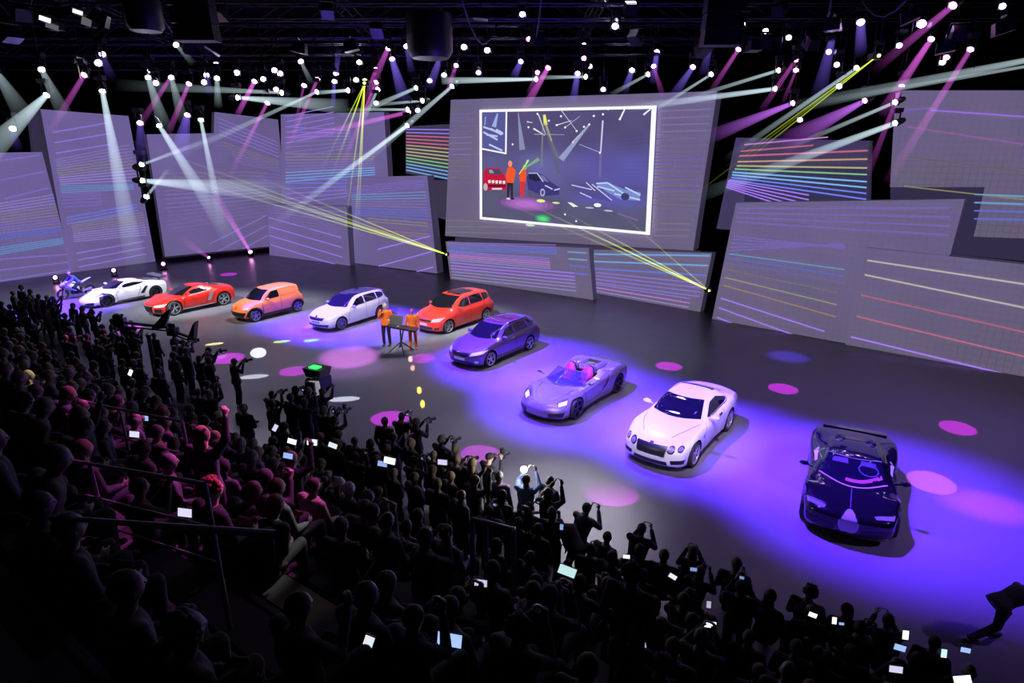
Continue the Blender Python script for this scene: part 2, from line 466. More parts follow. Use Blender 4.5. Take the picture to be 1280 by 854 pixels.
c = Car(sp, 'small orange delivery van with blanked rear side panels and dark lower trim', 'van', *[CARP['up'][:2], R(CARP['up'][2])], P_ORANGE)
c.windows((ws_curve(.80, .67, .20), ws_curve(1.50, .55, .08)), [([(1.20, .99), (1.6, 1.0), (2.0, 1.02)], [(1.24, 1.04), (1.62, 1.33), (2.0, 1.36)])],
          ('X', [(-.5, 1.03), (.5, 1.03)], [(-.46, 1.32), (.46, 1.32)]))
c.strip('blanking_panel_seam', 's', [(2.08, 1.03), (2.08, 1.36), (2.6, 1.38), (3.0, 1.34), (3.02, 1.2), (2.95, 1.07), (2.08, 1.03)], .018, mat('orange_seam', (.42, .05, .04), .5), True)
c.patch('grille', 'x', [(-.52, .28), (.52, .28)], [(-.66, .50), (.66, .50)], M_GRILLE)
c.strip('grille_frame', 'x', [(-.68, .51), (-.54, .26), (.54, .26), (.68, .51)], .02, M_CHROME)
c.patch('licence_plate', 'x', [(-.2, .36), (.2, .36)], [(-.2, .44), (.2, .44)], M_GRILLE, off=.012)
c.patch('badge', 'x', [(-.05, .64), (.05, .64)], [(-.05, .74), (.05, .74)], mat('badge_red', (.4, .02, .02), .3), off=.01)
c.patch('headlight', 'd', [(.12, .50), (.34, .70)], [(.34, .46), (.60, .72)], M_LAMP, both=True)
c.patch('sill_trim', 's', [(.95, .21), (2.66, .21)], [(.95, .33), (2.66, .35)], M_GRILLE, both=True, off=.012)
for xw in (.58, 3.0):
    pts = [(xw + .39 * math.cos(a), .30 + .39 * math.sin(a)) for a in [math.pi * i / 12 for i in range(13)]]
    c.strip('arch_trim', 's', pts, .07, M_GRILLE, True, off=.012)
c.strip('door_seam', 's', [(1.02, .36), (1.0, .8), (1.1, .94)], .018, M_SEAM, True)
c.strip('door_seam', 's', [(2.04, .36), (2.05, 1.0)], .018, M_SEAM, True)
c.patch('tail_light', 'X', [(.62, .8), (.72, .8)], [(.60, 1.15), (.68, 1.15)], M_TAIL, both=True)
c.mirror(1.28, 1.02, .74)

# ---- white estate with dark roof
M_ROOFD = mat('dark_roof_glass', (.006, .006, .012), .05, coat=1.0)
def estate_common(c, belt, cab0, cab1): pass
sp = dict(name='estate_car', L=4.3, W=1.71, fo=.84, wb=2.6, R=.315, tw=.20, rimf=.76, spokes=7, fork=(-.06, .06), sw=.07, rim=mat('bronze_grey_alloy', (.25, .24, .27), .3, .8),
  top=[(0, .68), (.15, .77), (.6, .88), (1.1, .98), (1.2, 1.0), (1.95, 1.39), (2.4, 1.455), (3.2, 1.45), (3.8, 1.38), (4.05, 1.28), (4.22, 1.0), (4.3, .88)],
  belt=[(0, .62), (.4, .78), (.84, .86), (1.3, .90), (2.4, .94), (3.5, .99), (4.3, .88)],
  w=[(0, .76), (.4, .83), (.84, .855), (3.6, .855), (4.3, .78)],
  wr=[(0, .6), (1.2, .66), (2.1, .60), (3.4, .58), (4.3, .52)], sill=[(0, .18), (.6, .17), (3.6, .18), (4.3, .22)], cf=.3, cr=.16,
  tail=[(.2, .05), (.5, 0), (.9, .03), (1.4, .08)])
c = Car(sp, 'white estate car with dark glass roof and black grille, behind the two presenters', 'car', *[CARP['skoda'][:2], R(CARP['skoda'][2])], P_WHITE)
c.windows((ws_curve(1.12, .69, .24), ws_curve(1.98, .56, .1)),
   [([(1.60, .97), (2.0, .985), (2.44, 1.0)], [(1.63, .99), (2.02, 1.26), (2.44, 1.33)]), ([(2.50, 1.0), (3.0, 1.02), (3.3, 1.03)], [(2.50, 1.335), (3.0, 1.34), (3.28, 1.33)]),
    ([(3.35, 1.04), (3.7, 1.07), (3.86, 1.12)], [(3.33, 1.33), (3.6, 1.30), (3.88, 1.22)])], ('X', [(-.55, 1.0), (.55, 1.0)], [(-.48, 1.27), (.48, 1.27)]))
c.patch('glass_roof', 'z', ws_curve(2.0, .545, .1), ws_curve(3.75, .52, -.03), M_ROOFD, 16, 12)
c.patch('grille', 'x', [(-.40, .56), (.40, .56)], [(-.50, .68), (.50, .68)], M_GRILLE)
c.patch('lower_grille', 'x', [(-.62, .26), (.62, .26)], [(-.68, .37), (.68, .37)], M_GRILLE)
c.patch('licence_plate', 'x', [(-.26, .42), (.26, .42)], [(-.26, .52), (.26, .52)], mat('plate_blue', (.25, .22, .6), .4), off=.012)
c.patch('headlight', 'x', [(.52, .57), (.80, .60)], [(.52, .68), (.84, .72)], M_LAMP, both=True)
c.patch('badge', 'x', [(-.045, .68), (.045, .68)], [(-.045, .75), (.045, .75)], M_CHROME, off=.012)
c.strip('door_seam', 's', [(1.30, .28), (1.30, .7), (1.5, .93)], .016, M_SEAM, True)
c.strip('door_seam', 's', [(2.46, .28), (2.47, .98)], .016, M_SEAM, True)
c.strip('door_seam', 's', [(3.2, .55), (3.4, .9), (3.4, 1.03)], .016, M_SEAM, True)
c.strip('door_moulding', 's', [(1.3, .40), (3.1, .42)], .03, P_LAV, True, off=.015)
c.strip('window_trim', 's', [(1.55, .955), (3.7, 1.045)], .02, M_CHROME, True, off=.01)
c.mirror(1.62, .99, .78, mat('blue_grey_cap', (.2, .18, .35), .3))
bm = newbm(); box(bm, (3.12, 0, 1.315), (.28, 1.0, .03), Matrix.Rotation(R(14), 3, 'Y')); fin('roof_spoiler', bm, P_WHITE, c.root)

# ---- red tall family car
sp = dict(name='family_car', L=4.34, W=1.81, fo=.84, wb=2.685, R=.33, tw=.21, rimf=.76, spokes=5, fork=(-.17, .17), sw=.10, rim=M_ALU,
  top=[(0, .72), (.15, .82), (.55, .96), (.95, 1.06), (1.05, 1.09), (1.85, 1.50), (2.3, 1.575), (3.2, 1.56), (3.85, 1.50), (4.06, 1.44), (4.2, 1.1), (4.34, .95)],
  belt=[(0, .66), (.4, .84), (.84, .92), (1.3, .97), (2.4, 1.01), (3.5, 1.05), (4.34, .92)],
  w=[(0, .80), (.4, .88), (.84, .905), (3.6, .905), (4.34, .83)],
  wr=[(0, .65), (1.1, .70), (2.1, .64), (3.4, .62), (4.34, .56)], sill=[(0, .18), (.6, .17), (3.6, .18), (4.34, .24)], cf=.3, cr=.14,
  tail=[(.2, .05), (.5, 0), (.9, .04), (1.5, .12)])
c = Car(sp, 'tomato red tall family hatchback with sunroof, right of the two presenters', 'car', *[CARP['red'][:2], R(CARP['red'][2])], P_TORNADO)
c.windows((ws_curve(1.0, .72, .24), ws_curve(1.86, .60, .09)),
   [([(1.48, 1.05), (1.9, 1.06), (2.36, 1.07)], [(1.52, 1.08), (1.92, 1.38), (2.36, 1.44)]), ([(2.42, 1.07), (3.0, 1.09), (3.32, 1.10)], [(2.42, 1.445), (3.0, 1.455), (3.28, 1.44)]),
    ([(3.38, 1.11), (3.7, 1.13), (3.9, 1.18)], [(3.34, 1.44), (3.6, 1.42), (3.82, 1.38)])], ('X', [(-.55, 1.08), (.55, 1.08)], [(-.5, 1.40), (.5, 1.40)]))
c.patch('sunroof', 'z', ws_curve(2.05, .44, .04), ws_curve(3.15, .44, 0), M_GLASS, 12, 10)
c.patch('grille', 'x', [(-.42, .62), (.42, .62)], [(-.48, .71), (.48, .71)], M_GRILLE)
c.patch('lower_grille', 'x', [(-.48, .26), (.48, .26)], [(-.56, .40), (.56, .40)], M_GRILLE)
c.patch('fog_lamp', 'x', [(.60, .28), (.76, .28)], [(.60, .38), (.80, .38)], M_GRILLE, both=True)
c.patch('licence_plate', 'x', [(-.26, .44), (.26, .44)], [(-.26, .55), (.26, .55)], M_PLATE, off=.012)
c.patch('headlight', 'x', [(.46, .62), (.80, .65)], [(.50, .75), (.86, .80)], M_LAMP, both=True)
c.strip('chrome_strip', 'x', [(-.80, .245), (.80, .245)], .02, M_CHROME, off=.012)
c.strip('door_seam', 's', [(1.28, .28), (1.26, .75), (1.42, 1.0)], .016, M_SEAM, True)
c.strip('door_seam', 's', [(2.39, .28), (2.39, 1.05)], .016, M_SEAM, True)
c.strip('door_seam', 's', [(3.15, .55), (3.36, .95), (3.36, 1.1)], .016, M_SEAM, True)
c.strip('window_trim', 's', [(1.44, 1.035), (3.75, 1.12)], .02, M_CHROME, True, off=.01)
for x0 in (2.05, 3.05): c.patch('door_handle', 's', [(x0, .90), (x0 + .2, .905)], [(x0, .935), (x0 + .2, .94)], P_TORNADO, 6, 3, .03, both=True)
c.patch('tail_light', 'X', [(.5, .85), (.80, .85)], [(.5, 1.02), (.78, 1.02)], M_TAIL, both=True)
c.mirror(1.52, 1.08, .82)

# ---- violet lit grey estate
sp = dict(name='estate_car', L=4.53, W=1.82, fo=.87, wb=2.636, R=.325, tw=.21, rimf=.78, spokes=5, fork=(-.18, .18), sw=.10, rim=M_ALU,
  top=[(0, .64), (.12, .74), (.6, .87), (1.15, .97), (1.25, .99), (2.05, 1.37), (2.5, 1.44), (3.3, 1.43), (4.0, 1.36), (4.25, 1.26), (4.42, 1.0), (4.53, .88)],
  belt=[(0, .60), (.4, .76), (.87, .86), (1.3, .90), (2.4, .94), (3.6, 1.0), (4.1, 1.0), (4.53, .88)],
  w=[(0, .80), (.4, .88), (.87, .91), (2.0, .895), (3.5, .91), (4.53, .82)],
  wr=[(0, .62), (1.2, .68), (2.2, .61), (3.6, .58), (4.53, .5)], sill=[(0, .17), (.6, .16), (3.6, .17), (4.53, .22)], cf=.34, cr=.18,
  tail=[(.2, .05), (.5, 0), (.9, .04), (1.4, .12)])
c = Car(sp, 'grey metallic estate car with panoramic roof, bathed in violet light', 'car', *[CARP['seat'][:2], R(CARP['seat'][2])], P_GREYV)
c.windows((ws_curve(1.16, .72, .28), ws_curve(2.02, .57, .1)),
   [([(1.66, .97), (2.1, .985), (2.50, 1.0)], [(1.70, 1.0), (2.1, 1.25), (2.50, 1.31)]), ([(2.56, 1.0), (3.1, 1.02), (3.45, 1.04)], [(2.56, 1.315), (3.1, 1.32), (3.38, 1.31)]),
    ([(3.52, 1.05), (3.85, 1.08), (4.02, 1.13)], [(3.44, 1.31), (3.7, 1.27), (3.98, 1.19)])], ('X', [(-.5, 1.0), (.5, 1.0)], [(-.46, 1.24), (.46, 1.24)]))
c.patch('panoramic_roof', 'z', ws_curve(2.2, .46, .05), ws_curve(3.5, .46, 0), mat('roof_glass_red', (.05, .01, .02), .05, coat=1), 14, 10)
c.patch('roof_crossbar', 'z', ws_curve(2.82, .46, 0), ws_curve(2.90, .46, 0), M_BLACK, 12, 2, .012)
c.patch('grille', 'x', [(-.30, .50), (.30, .50)], [(-.42, .64), (.42, .64)], M_GRILLE)
c.strip('grille_frame', 'x', [(-.44, .65), (-.31, .49), (.31, .49), (.44, .65), (-.44, .65)], .02, M_CHROME)
c.patch('badge', 'x', [(-.05, .54), (.05, .54)], [(-.05, .62), (.05, .62)], M_CHROME, off=.014)
c.patch('lower_grille', 'x', [(-.62, .22), (.62, .22)], [(-.56, .33), (.56, .33)], M_GRILLE)
c.patch('licence_plate', 'x', [(-.26, .36), (.26, .36)], [(-.26, .47), (.26, .47)], M_PLATE, off=.012)
c.patch('fog_lamp', 'x', [(.64, .30), (.76, .30)], [(.64, .38), (.76, .38)], M_LAMP, both=True)
c.patch('headlight', 'x', [(.46, .55), (.84, .64)], [(.50, .68), (.88, .74)], M_LAMP, both=True)
c.strip('hood_crease', 'z', [(.35, .42), (1.1, .62)], .02, M_SEAM, True)
c.strip('door_seam', 's', [(1.36, .28), (1.33, .72), (1.5, .93)], .016, M_SEAM, True)
c.strip('door_seam', 's', [(2.53, .28), (2.53, .98)], .016, M_SEAM, True)
c.strip('door_seam', 's', [(3.2, .55), (3.42, .9), (3.44, 1.04)], .016, M_SEAM, True)
for x0 in (2.2, 3.18): c.patch('door_handle', 's', [(x0, .83), (x0 + .2, .84)], [(x0, .865), (x0 + .2, .875)], M_CHROME, 6, 3, .03, both=True)
c.patch('tail_light', 'X', [(.5, .82), (.84, .82)], [(.5, .96), (.80, .96)], M_TAIL, both=True)
c.mirror(1.72, 1.0, .80)
for sd in (-1, 1):
    bm = newbm(); tube(bm, (1.5, sd * .60, 1.42), (2.9, sd * .56, 1.40), .018, n=6); fin('roof_rail', bm, M_CHROME, c.root)

# ---- open silver hypercar
sp = dict(name='open_sports_car', L=4.64, W=1.94, fo=.95, wb=2.73, R=.345, tw=.26, rimf=.84, spokes=5, fork=(-.2, 0.0, .2), sw=.06, rim=M_DARKALU, tuck=.90,
  top=[(0, .46), (.2, .56), (.6, .68), (1.1, .78), (1.45, .84), (1.7, .86), (2.4, .88), (2.75, .96), (3.0, 1.02), (3.5, .98), (4.1, .93), (4.64, .86)],
  belt=[(0, .44), (.4, .66), (.85, .80), (1.2, .80), (1.6, .80), (2.4, .83), (3.0, .90), (3.68, .98), (4.2, .93), (4.64, .82)],
  w=[(0, .84), (.5, .93), (.95, .97), (1.7, .90), (2.4, .90), (3.1, .965), (3.7, .97), (4.64, .88)],
  wr=[(0, .6), (4.64, .6)], sill=[(0, .14), (4.64, .16)], cf=.46, nose=[(.1, .02), (.3, 0), (.5, .06), (.8, .15)],
  cuts=[((2.25, 0, .98), (1.0, 1.22, .9))])
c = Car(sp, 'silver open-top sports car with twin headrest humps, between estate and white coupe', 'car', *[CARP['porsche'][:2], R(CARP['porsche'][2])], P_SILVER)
fo = .95
c.patch('front_intake', 'x', [(.40, .20), (.80, .24)], [(.42, .35), (.84, .38)], M_GRILLE, both=True)
c.patch('front_lip', 'x', [(-.80, .15), (.80, .15)], [(-.78, .19), (.78, .19)], M_GRILLE)
c.patch('headlight', 'd', [(.20, .60), (.55, .80)], [(.55, .50), (.95, .72)], M_GRILLE, both=True)
c.patch('headlight_lens', 'd', [(.22, .62), (.50, .79)], [(.42, .56), (.75, .75)], mat('lit_headlamp', (.9, .9, .8), .2, emit=(1, .97, .8), estr=1.2), both=True, off=.012)
c.strip('hood_seam', 'z', [(.45, .30), (.75, .52), (1.25, .60)], .018, M_SEAM, True)
c.patch('side_intake', 's', [(2.55, .45), (2.70, .50)], [(2.92, .84), (3.02, .84)], M_GRILLE, both=True)
c.strip('side_intake_trim', 's', [(1.5, .26), (2.5, .32), (2.86, .55), (3.0, .88)], .035, M_CHROME, True)
c.strip('door_seam', 's', [(1.52, .32), (1.5, .72)], .016, M_SEAM, True)
c.patch('rear_deck_vent', 'z', ws_curve(3.15, .36, 0), ws_curve(3.85, .40, 0), M_GLASS, 10, 6)
c.patch('tail_spoiler', 'z', ws_curve(4.32, .82, -.10), ws_curve(4.46, .78, -.10), M_CHROME, 16, 3, .03)
c.mirror(1.62, .98, .84, M_CHROME, arm=.16, size=(.05, .10, .05))
# windscreen with frame
def arc(x, z, w, bow, n=11): return [Vector((x - fo + bow * (2 * i / (n - 1) - 1) ** 2, -w + 2 * w * i / (n - 1), z - .03 * (2 * i / (n - 1) - 1) ** 2)) for i in range(n)]
lo, up = arc(1.28, .84, .74, .36), arc(1.98, 1.15, .58, .14)
bm = newbm(); rows = []
for j in range(6):
    t = j / 5; rows.append([bm.verts.new(a.lerp(b, t)) for a, b in zip(lo, up)])
for a, b in zip(rows, rows[1:]):
    for i in range(10): bm.faces.new((a[i], a[i + 1], b[i + 1], b[i]))
M_WS = mat('smoked_windscreen', (.03, .03, .09), .03, coat=1)
M_WS.node_tree.nodes['Principled BSDF'].inputs['Alpha'].default_value = .75
ws = fin('windshield', bm, M_WS, c.root)
bm = newbm()
loop = up + lo[::-1]
for i in range(len(loop)): tube(bm, loop[i], loop[(i + 1) % len(loop)], .022 if i < 10 else .014, n=6)
fin('windshield_frame', bm, P_SILVER, c.root)
M_SEATP = mat('magenta_leather', (.45, .03, .16), .5); M_INT = mat('dark_leather', (.02, .018, .03), .5)
for sd in (-1, 1):
    bm = newbm()
    ball(bm, (2.15 - fo, sd * .34, .62), (.28, .24, .12)); ball(bm, (2.50 - fo, sd * .34, .85), (.12, .24, .32), Matrix.Rotation(R(14), 3, 'Y'))
    ball(bm, (2.58 - fo, sd * .34, 1.06), (.09, .13, .12))
    st = fin('seat', bm, M_SEATP, c.root)
    bm = newbm(); ball(bm, (2.78 - fo, sd * .36, .98), (.18, .20, .20)); ball(bm, (3.2 - fo, sd * .36, .96), (.55, .19, .13), nu=14)
    h = fin('headrest_hump', bm, P_SILVER, c.root)
    bm = newbm(); lathe(bm, [(0, 0), (.15, 0), (.17, -.02), (.15, -.05)], Matrix.Translation((2.66 - fo, sd * .36, 1.02)) @ Matrix.Rotation(R(-78), 4, 'Y'), 16)
    fin('air_intake', bm, M_GRILLE, h)
bm = newbm(); box(bm, (1.72 - fo, 0, .83), (.2, 1.15, .10)); box(bm, (2.1 - fo, 0, .68), (.8, .2, .16)); fin('dashboard', bm, M_INT, c.root)
bm = newbm()
for k in range(20):
    a, b = 2 * math.pi * k / 20, 2 * math.pi * (k + 1) / 20; Mx = Matrix.Translation((1.9 - fo, -.34, .92)) @ Matrix.Rotation(R(65), 4, 'Y')
    tube(bm, Mx @ Vector((.17 * math.cos(a), .17 * math.sin(a), 0)), Mx @ Vector((.17 * math.cos(b), .17 * math.sin(b), 0)), .014, n=6)
tube(bm, (1.9 - fo, -.34, .92), (1.75 - fo, -.34, .86), .03); fin('steering_wheel', bm, M_INT, c.root)

# ---- white luxury coupe
sp = dict(name='coupe', L=4.8, W=1.94, fo=.88, wb=2.746, R=.36, tw=.25, rimf=.76, spokes=7, fork=(-.08, .08), sw=.07, rim=M_ALU, tuck=.91,
  top=[(0, .70), (.15, .80), (.6, .92), (1.2, 1.0), (1.5, 1.03), (2.25, 1.35), (2.7, 1.41), (3.2, 1.38), (3.8, 1.19), (4.2, 1.06), (4.6, 1.02), (4.8, .95)],
  belt=[(0, .66), (.4, .82), (.88, .93), (1.5, .93), (2.4, .93), (3.0, .96), (3.6, 1.04), (4.2, 1.0), (4.8, .90)],
  w=[(0, .84), (.5, .93), (.88, .96), (1.7, .94), (2.6, .93), (3.3, .965), (3.7, .97), (4.8, .86)],
  wr=[(0, .6), (1.5, .72), (2.3, .60), (3.2, .56), (3.8, .56), (4.8, .6)], sill=[(0, .16), (4.8, .2)], cf=.34, cr=.3,
  nose=[(.1, .06), (.3, 0), (.5, 0), (.8, .08)])
c = Car(sp, 'pearl white luxury coupe with round twin headlamps and wide black mesh grille', 'car', *[CARP['bentley'][:2], R(CARP['bentley'][2])], P_WHITE)
M_WSB = mat('blue_tint_glass', (.003, .003, .007), .04, coat=1.0)
c.windows((ws_curve(1.42, .74, .30), ws_curve(2.22, .58, .12)),
   [([(1.98, 1.0), (2.6, 1.0), (3.3, 1.06), (3.5, 1.11)], [(2.0, 1.03), (2.5, 1.26), (3.0, 1.27), (3.5, 1.13)])], ('z', ws_curve(3.22, .48, -.06), ws_curve(3.95, .50, -.10)), glass=M_WSB)
c.strip('window_trim', 's', [(1.95, .985), (2.6, .985), (3.35, 1.045), (3.55, 1.12)], .018, M_CHROME, True, off=.012)
c.patch('grille', 'x', [(-.38, .46), (.38, .46)], [(-.42, .71), (.42, .71)], M_GRILLE)
c.strip('grille_frame', 'x', [(-.43, .72), (-.39, .45), (.39, .45), (.43, .72), (-.43, .72)], .018, M_CHROME)
c.patch('badge', 'x', [(-.06, .735), (.06, .735)], [(-.04, .765), (.04, .765)], M_CHROME, off=.016)
c.patch('licence_plate', 'x', [(-.28, .355), (.28, .355)], [(-.28, .45), (.28, .45)], M_PLATE, off=.012)
c.patch('lower_grille', 'x', [(-.48, .22), (.48, .22)], [(-.46, .33), (.46, .33)], M_GRILLE)
c.patch('front_intake', 'x', [(.56, .27), (.84, .30)], [(.54, .38), (.86, .42)], M_GRILLE, both=True)
for (yy, zz, rr_) in ((.53, .66, .095), (.74, .69, .068)):
    cir = lambda r, s_: [(yy + r * math.cos(a) , zz + s_ * abs(r * math.sin(a))) for a in [math.pi * i / 10 for i in range(11)]]
    c.patch('headlight', 'x', cir(rr_, -1), cir(rr_, 1), M_CHROME, 11, 7, .008, both=True)
    rr2 = rr_ * .68; c.patch('headlight_lens', 'x', cir(rr2, -1), cir(rr2, 1), mat('lens_dark', (.15, .14, .2), .1, coat=1), 11, 7, .016, both=True)
c.strip('hood_seam', 'z', [(.45, .40), (.9, .62), (1.5, .78)], .012, M_SEAM, True)
c.strip('hood_line', 'z', [(.2, 0), (1.4, 0)], .016, P_LAV)
c.strip('door_seam', 's', [(1.52, .26), (1.5, .7), (1.72, .94)], .014, M_SEAM, True)
c.strip('door_seam', 's', [(3.0, .30), (3.05, .7), (2.98, 1.0)], .014, M_SEAM, True)
c.patch('door_handle', 's', [(2.62, .84), (2.84, .85)], [(2.62, .875), (2.84, .885)], M_CHROME, 6, 3, .03, both=True)
c.patch('wing_vent', 's', [(1.36, .62), (1.46, .62)], [(1.38, .74), (1.50, .74)], M_CHROME, both=True)
c.patch('tail_light', 'X', [(.48, .78), (.76, .78)], [(.5, .90), (.78, .90)], M_TAIL, both=True)
c.mirror(1.95, 1.06, .86, arm=.16, size=(.08, .13, .07))

# ---- black hypercar
sp = dict(name='hypercar', L=4.46, W=2.0, fo=.86, wb=2.71, R=.37, tw=.30, rimf=.78, spokes=8, fork=(-.07, .07), sw=.07, rim=M_DARKALU, tuck=.90,
  top=[(0, .62), (.2, .70), (.6, .78), (1.0, .86), (1.15, .90), (1.9, 1.15), (2.3, 1.20), (2.8, 1.18), (3.4, 1.08), (4.0, .98), (4.46, .88)],
  belt=[(0, .60), (.4, .74), (.86, .86), (1.2, .84), (2.0, .84), (2.8, .92), (3.57, 1.0), (4.1, .96), (4.46, .86)],
  w=[(0, .86), (.5, .95), (.86, .985), (1.6, .93), (2.4, .94), (3.1, .99), (3.6, 1.0), (4.46, .9)],
  wr=[(0, .6), (1.2, .68), (2.0, .60), (2.8, .56), (3.6, .56), (4.46, .6)], sill=[(0, .14), (4.46, .16)], cf=.34, cr=.3)
c = Car(sp, 'glossy black hypercar with horseshoe grille, nearest the audience on the right', 'car', *[CARP['bugatti'][:2], R(CARP['bugatti'][2])], P_BLACK)
c.windows((ws_curve(1.02, .72, .40), ws_curve(1.92, .56, .14)),
   [([(1.66, .93), (2.2, .93), (2.7, 1.0)], [(1.70, .96), (2.1, 1.08), (2.68, 1.08)])], ('z', ws_curve(3.0, .3, -.02), ws_curve(3.3, .3, -.02)), glass=M_WSB)
rim_pts = ws_curve(1.02, .70, .38, 15); top_pts = ws_curve(1.92, .56, .14, 15)
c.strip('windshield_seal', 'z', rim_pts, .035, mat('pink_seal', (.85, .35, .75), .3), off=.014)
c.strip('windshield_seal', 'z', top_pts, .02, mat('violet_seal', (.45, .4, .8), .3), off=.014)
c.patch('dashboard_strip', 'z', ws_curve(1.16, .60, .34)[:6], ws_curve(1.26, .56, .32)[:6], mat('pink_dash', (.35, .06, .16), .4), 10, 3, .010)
c.strip('steering_wheel', 'z', [(1.62 + .17 * math.cos(a), -.30 + .20 * math.sin(a)) for a in [2 * math.pi * i / 16 for i in range(17)]], .03, mat('wheel_violet', (.05, .045, .12), .3), off=.011)
c.patch('seat_back', 'z', [(1.70, .12), (1.72, .46)], [(1.88, .14), (1.88, .44)], mat('seat_violet', (.012, .008, .03), .6), 6, 3, .010)
c.patch('seat_back', 'z', [(1.72, -.46), (1.72, -.12)], [(1.88, -.44), (1.88, -.14)], mat('seat_violet', (.012, .008, .03), .6), 6, 3, .010)
hs_ = [(.10, .30), (.145, .36), (.175, .43), (.185, .50), (.18, .57), (.155, .63), (.11, .68), (.06, .705)]
hs = [(-a_, b_) for a_, b_ in hs_] + [(0, .712)] + hs_[::-1]
c.patch('horseshoe_grille', 'x', [p for p in hs[:9]], [p for p in hs[:7:-1]], mat('pale_mesh', (.7, .6, .75), .35, .4), 12, 8, .010)
c.strip('grille_frame', 'x', hs[:7], .025, M_CHROME, off=.014)
c.strip('grille_frame', 'x', hs[10:], .025, M_CHROME, off=.014)
c.patch('front_intake', 'x', [(.24, .24), (.80, .26)], [(.26, .40), (.84, .46)], M_GRILLE, both=True)
c.patch('headlight', 'd', [(.26, .50), (.40, .84)], [(.38, .46), (.62, .86)], mat('violet_headlamp', (.35, .32, .5), .15, .3, coat=1), both=True)
c.strip('headlight_trim', 'd', [(.44, .48), (.60, .84)], .03, M_CHROME, True, off=.014)
c.strip('side_curve_trim', 's', [(1.5, .35), (2.3, .30), (2.75, .6), (2.5, .95), (1.9, 1.02)], .025, M_CHROME, True, off=.012)
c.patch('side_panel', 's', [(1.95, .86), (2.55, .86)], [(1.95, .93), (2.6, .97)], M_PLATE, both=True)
c.strip('hood_ridge', 'z', [(.1, 0), (1.0, 0)], .02, mat('ridge_black', (.05, .04, .08), .15, coat=1))
for sd in (-1, 1):
    bm = newbm(); ball(bm, (3.05 - .86, sd * .34, 1.13), (.32, .14, .07)); h = fin('air_scoop', bm, P_BLACK, c.root)
    bm = newbm(); ball(bm, (2.80 - .86, sd * .34, 1.15), (.06, .11, .045)); fin('scoop_mouth', bm, M_CHROME, h)
bm = newbm(); box(bm, (4.22 - .86, 0, .945), (.26, 1.5, .05), Matrix.Rotation(R(6), 3, 'Y'))
fin('rear_wing', bm, P_BLACK, c.root)
c.mirror(1.5, .98, .88, arm=.16, size=(.06, .11, .055))
# ================================================================ HALL, FLOOR, SCREEN WALLS
def v3(x, y, z=0): return Vector((x, y, z))
# floor: dark glossy stage floor
def floor_mat():
    m = mat('stage_floor', (.115, .11, .13), .3, spec=.5)
    nt = m.node_tree; b = nt.nodes['Principled BSDF']
    tc = nt.nodes.new('ShaderNodeTexCoord'); nz = nt.nodes.new('ShaderNodeTexNoise'); nz.inputs['Scale'].default_value = .9; nz.inputs['Detail'].default_value = 6
    nt.links.new(tc.outputs['Object'], nz.inputs['Vector'])
    mr = nt.nodes.new('ShaderNodeMapRange'); mr.inputs['To Min'].default_value = .24; mr.inputs['To Max'].default_value = .42
    nt.links.new(nz.outputs['Fac'], mr.inputs['Value']); nt.links.new(mr.outputs['Result'], b.inputs['Roughness'])
    n2 = nt.nodes.new('ShaderNodeTexNoise'); n2.inputs['Scale'].default_value = 60; nt.links.new(tc.outputs['Object'], n2.inputs['Vector'])
    bp = nt.nodes.new('ShaderNodeBump'); bp.inputs['Strength'].default_value = .03; nt.links.new(n2.outputs['Fac'], bp.inputs['Height']); nt.links.new(bp.outputs['Normal'], b.inputs['Normal'])
    return m
bm = newbm(); box(bm, (0, 19, -.15), (110, 94, .3)); fl = fin('floor', bm, floor_mat(), smooth=False); tag(fl, kind='structure')
M_HALL = mat('hall_black', (.006, .005, .008), .8)
for nm, c, s in (('wall_back', (0, 64, 9), (110, .4, 18.6)), ('wall_left', (-53, 19, 9), (.4, 92, 18.6)), ('wall_right', (50, 19, 9), (.4, 92, 18.6)),
                 ('wall_front', (0, -27, 9), (110, .4, 18.6)), ('ceiling', (0, 19, 18.2), (110, 94, .3))):
    bm = newbm(); box(bm, c, s); tag(fin(nm, bm, M_HALL, smooth=False), kind='structure')

